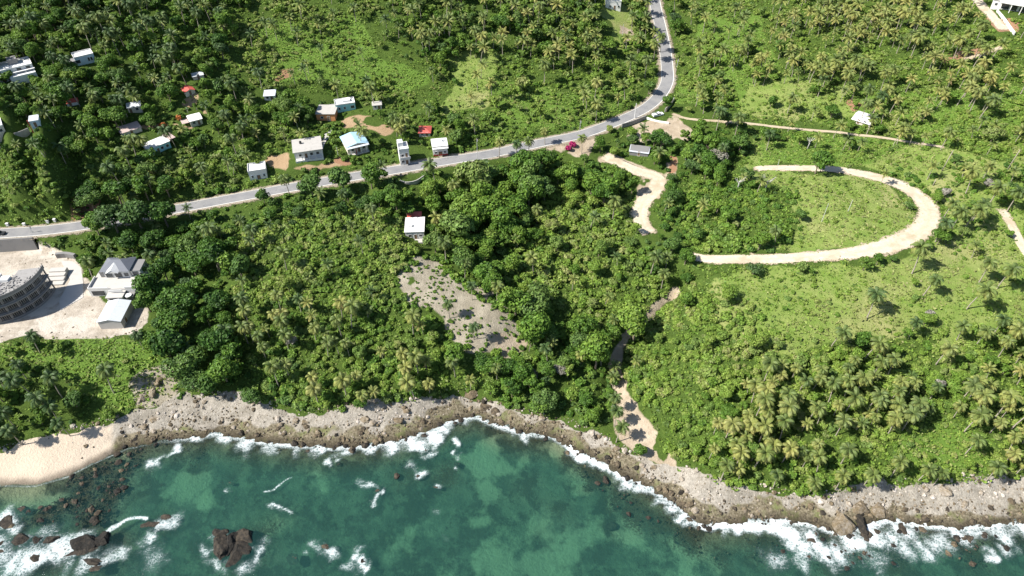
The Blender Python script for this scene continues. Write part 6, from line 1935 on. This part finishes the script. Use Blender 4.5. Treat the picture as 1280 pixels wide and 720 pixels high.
rock(590, 492, 14, 10, 1.3, .45, 54, "tan outcrop above the small inlet")
rock(178, 498, 14, 12, 1.6, .64, 55, "grey outcrop on the bank above the cove, the broader one")
rock(192, 490, 11, 13, 1.7, .60, 56, "grey outcrop on the bank above the cove, the upright one")
rock(199, 476, 9, 13, 1.5, .5, 57, "dark grey outcrop at the top of the bank above the cove")
rock(192, 524, 12, 7, .9, .58, 58, "grey boulder at the foot of the bank above the cove")
rock(180, 533, 10, 6, .8, .58, 59, "pale boulder where the sand meets the stones")
rock(107, 557, 7, 5, .6, .42, 60, "single brown boulder on the sand")

# loose stones: one mass on the shore and in the shallows
SR = [rock_np(700 + k, 1, .5, .75) for k in range(6)]
r = np.random.default_rng(88)
n = 60000
x = r.random(n) * 400 - 200
y = 78 + r.random(n) * 75
z = hz(x, y)
sd_ = (y - np.interp(x, SHX, SHY)) / np.sqrt(1 + np.interp(x, GX, slope) ** 2)
vd_ = y - np.interp(x, [-2600] + VEGX + [2600], [VEGY[0]] + VEGY + [VEGY[-1]])
px, py, zc = project(x, y, z)
rf = hz_of(reef, x, y)
p = np.where((sd_ > -.5) & (vd_ < 2), .60, np.where((sd_ > -12) & (rf > .55) & (sd_ < 0), .22, 0.0))
sk = hz_of(sandk, x, y)
p = np.where(sk > .3, .012, p)
p = np.where((px > 960) & (sd_ < 0) & (sd_ > -9), .42, p)
p = np.where((px < 175) & (py > 560) & (py < 660) & (rf > .5) & (sd_ < -1) & (sd_ > -24), .85, p)
ok = in_view(x, y, z, 40) & (r.random(n) < p)
for poly in (GULLY,):
    ok &= ~inpoly(px, py, poly) | (r.random(n) < .05)
x, y, z, sd_, vd_, sk = x[ok], y[ok], z[ok], sd_[ok], vd_[ok], sk[ok]
m_ = len(x)
sc = np.clip(.16 + .22 * r.random(m_) ** 2 + .9 * r.random(m_) ** 16, .1, 1.3) * np.where(sd_ < 0, 1.35, 1.0) * np.where((sd_ > 0) & (sd_ < 7), 1.25, 1.0)
z = np.where(sd_ < 0, np.maximum(z, -.28), z)
stv = np.clip(np.where(sd_ < .8, .16 + .12 * r.normal(size=m_), np.where(sd_ < 2.6, .34 + .15 * r.normal(size=m_), np.where(sd_ < 6.5, .46 + .18 * r.normal(size=m_), (.70 + .24 * r.normal(size=m_))))), .02, 1.0)
rot = r.random(m_) * 6.28
var = r.integers(0, 6, m_)
B = Bulk()
for v in range(6):
    q = var == v
    V, Ft = SR[v]
    VV, FF, TT, QQ = spread(V, Ft, None, x[q], y[q], z[q] + .1 * sc[q], sc[q], rot[q], stv[q], sc[q] * .9)
    B.add(VV, FF, TT, QQ, 0)
tag(B.build("rubble", [ROCK]), "countless loose stones and boulders along the shore", "stones", kind="stuff")
# weeds on the bare slope and beside the gully
wx0, wy0 = place([p[0] for p in SLOPE], [p[1] for p in SLOPE])[:2]
r = np.random.default_rng(99)
x = wx0.min() + r.random(900) * np.ptp(wx0)
y = wy0.min() + r.random(900) * np.ptp(wy0)
px, py, zc = project(x, y, hz(x, y))
ok = inpoly(px, py, SLOPE) & (r.random(900) < .16 + .75 * (fbm(x, y, 9, 211) > .53) + .8 * np.clip(1 - polydist(px, py, SLOPE + SLOPE[:1]) / 11, 0, 1))
x, y = x[ok], y[ok]
z = hz(x, y)
edge_d = polydist(*project(x, y, z)[:2], SLOPE + SLOPE[:1])
rad = .25 + .5 * r.random(len(x)) ** 2 + np.clip(1 - edge_d / 11, 0, 1) * (.3 + .8 * r.random(len(x)))
var = r.integers(0, 6, len(x))
B = Bulk()
for v in range(6):
    q = var == v
    V, Fq, T = BUSHES[v]['far']
    B.add(*spread(V, Fq, T, x[q], y[q], z[q], rad[q], r.random(q.sum()) * 6.28, .35 + .3 * r.random(q.sum())), 0)
tag(B.build("weeds", [LEAF]), "scattered low weeds on the bare slope", "weeds", kind="stuff")

# building debris strewn over the site, as one mass
r = np.random.default_rng(123)
n = 1500
px = -60 + r.random(n) * 250
py = 308 + r.random(n) * 116
x, y, z = place(px, py)
cl = fbm(x, y, 5, 421, 3)
ok = inpoly(px, py, PADP) & ((cl > .53) | (r.random(n) < .12))
for (a, b, c, d) in ((0, 70, 330, 412), (74, 106, 324, 392), (104, 178, 318, 380), (116, 162, 372, 416)):
    ok &= ~((px > a) & (px < b) & (py > c) & (py < d))
x, y, z = x[ok], y[ok], z[ok]
m_ = len(x)
sc = .12 + .5 * r.random(m_) ** 3
var = r.integers(0, 6, m_)
tvv = np.clip(.62 + .3 * r.normal(size=m_), .05, 1)
B = Bulk()
for v in range(6):
    q = var == v
    B.add(*spread(*SR[v], None, x[q], y[q], z[q], sc[q], r.random(q.sum()) * 6.28, tvv[q], sc[q] * .6), 0)
tag(B.build("debris", [ROCK]), "broken concrete and stones strewn over the building site", "debris", kind="stuff")
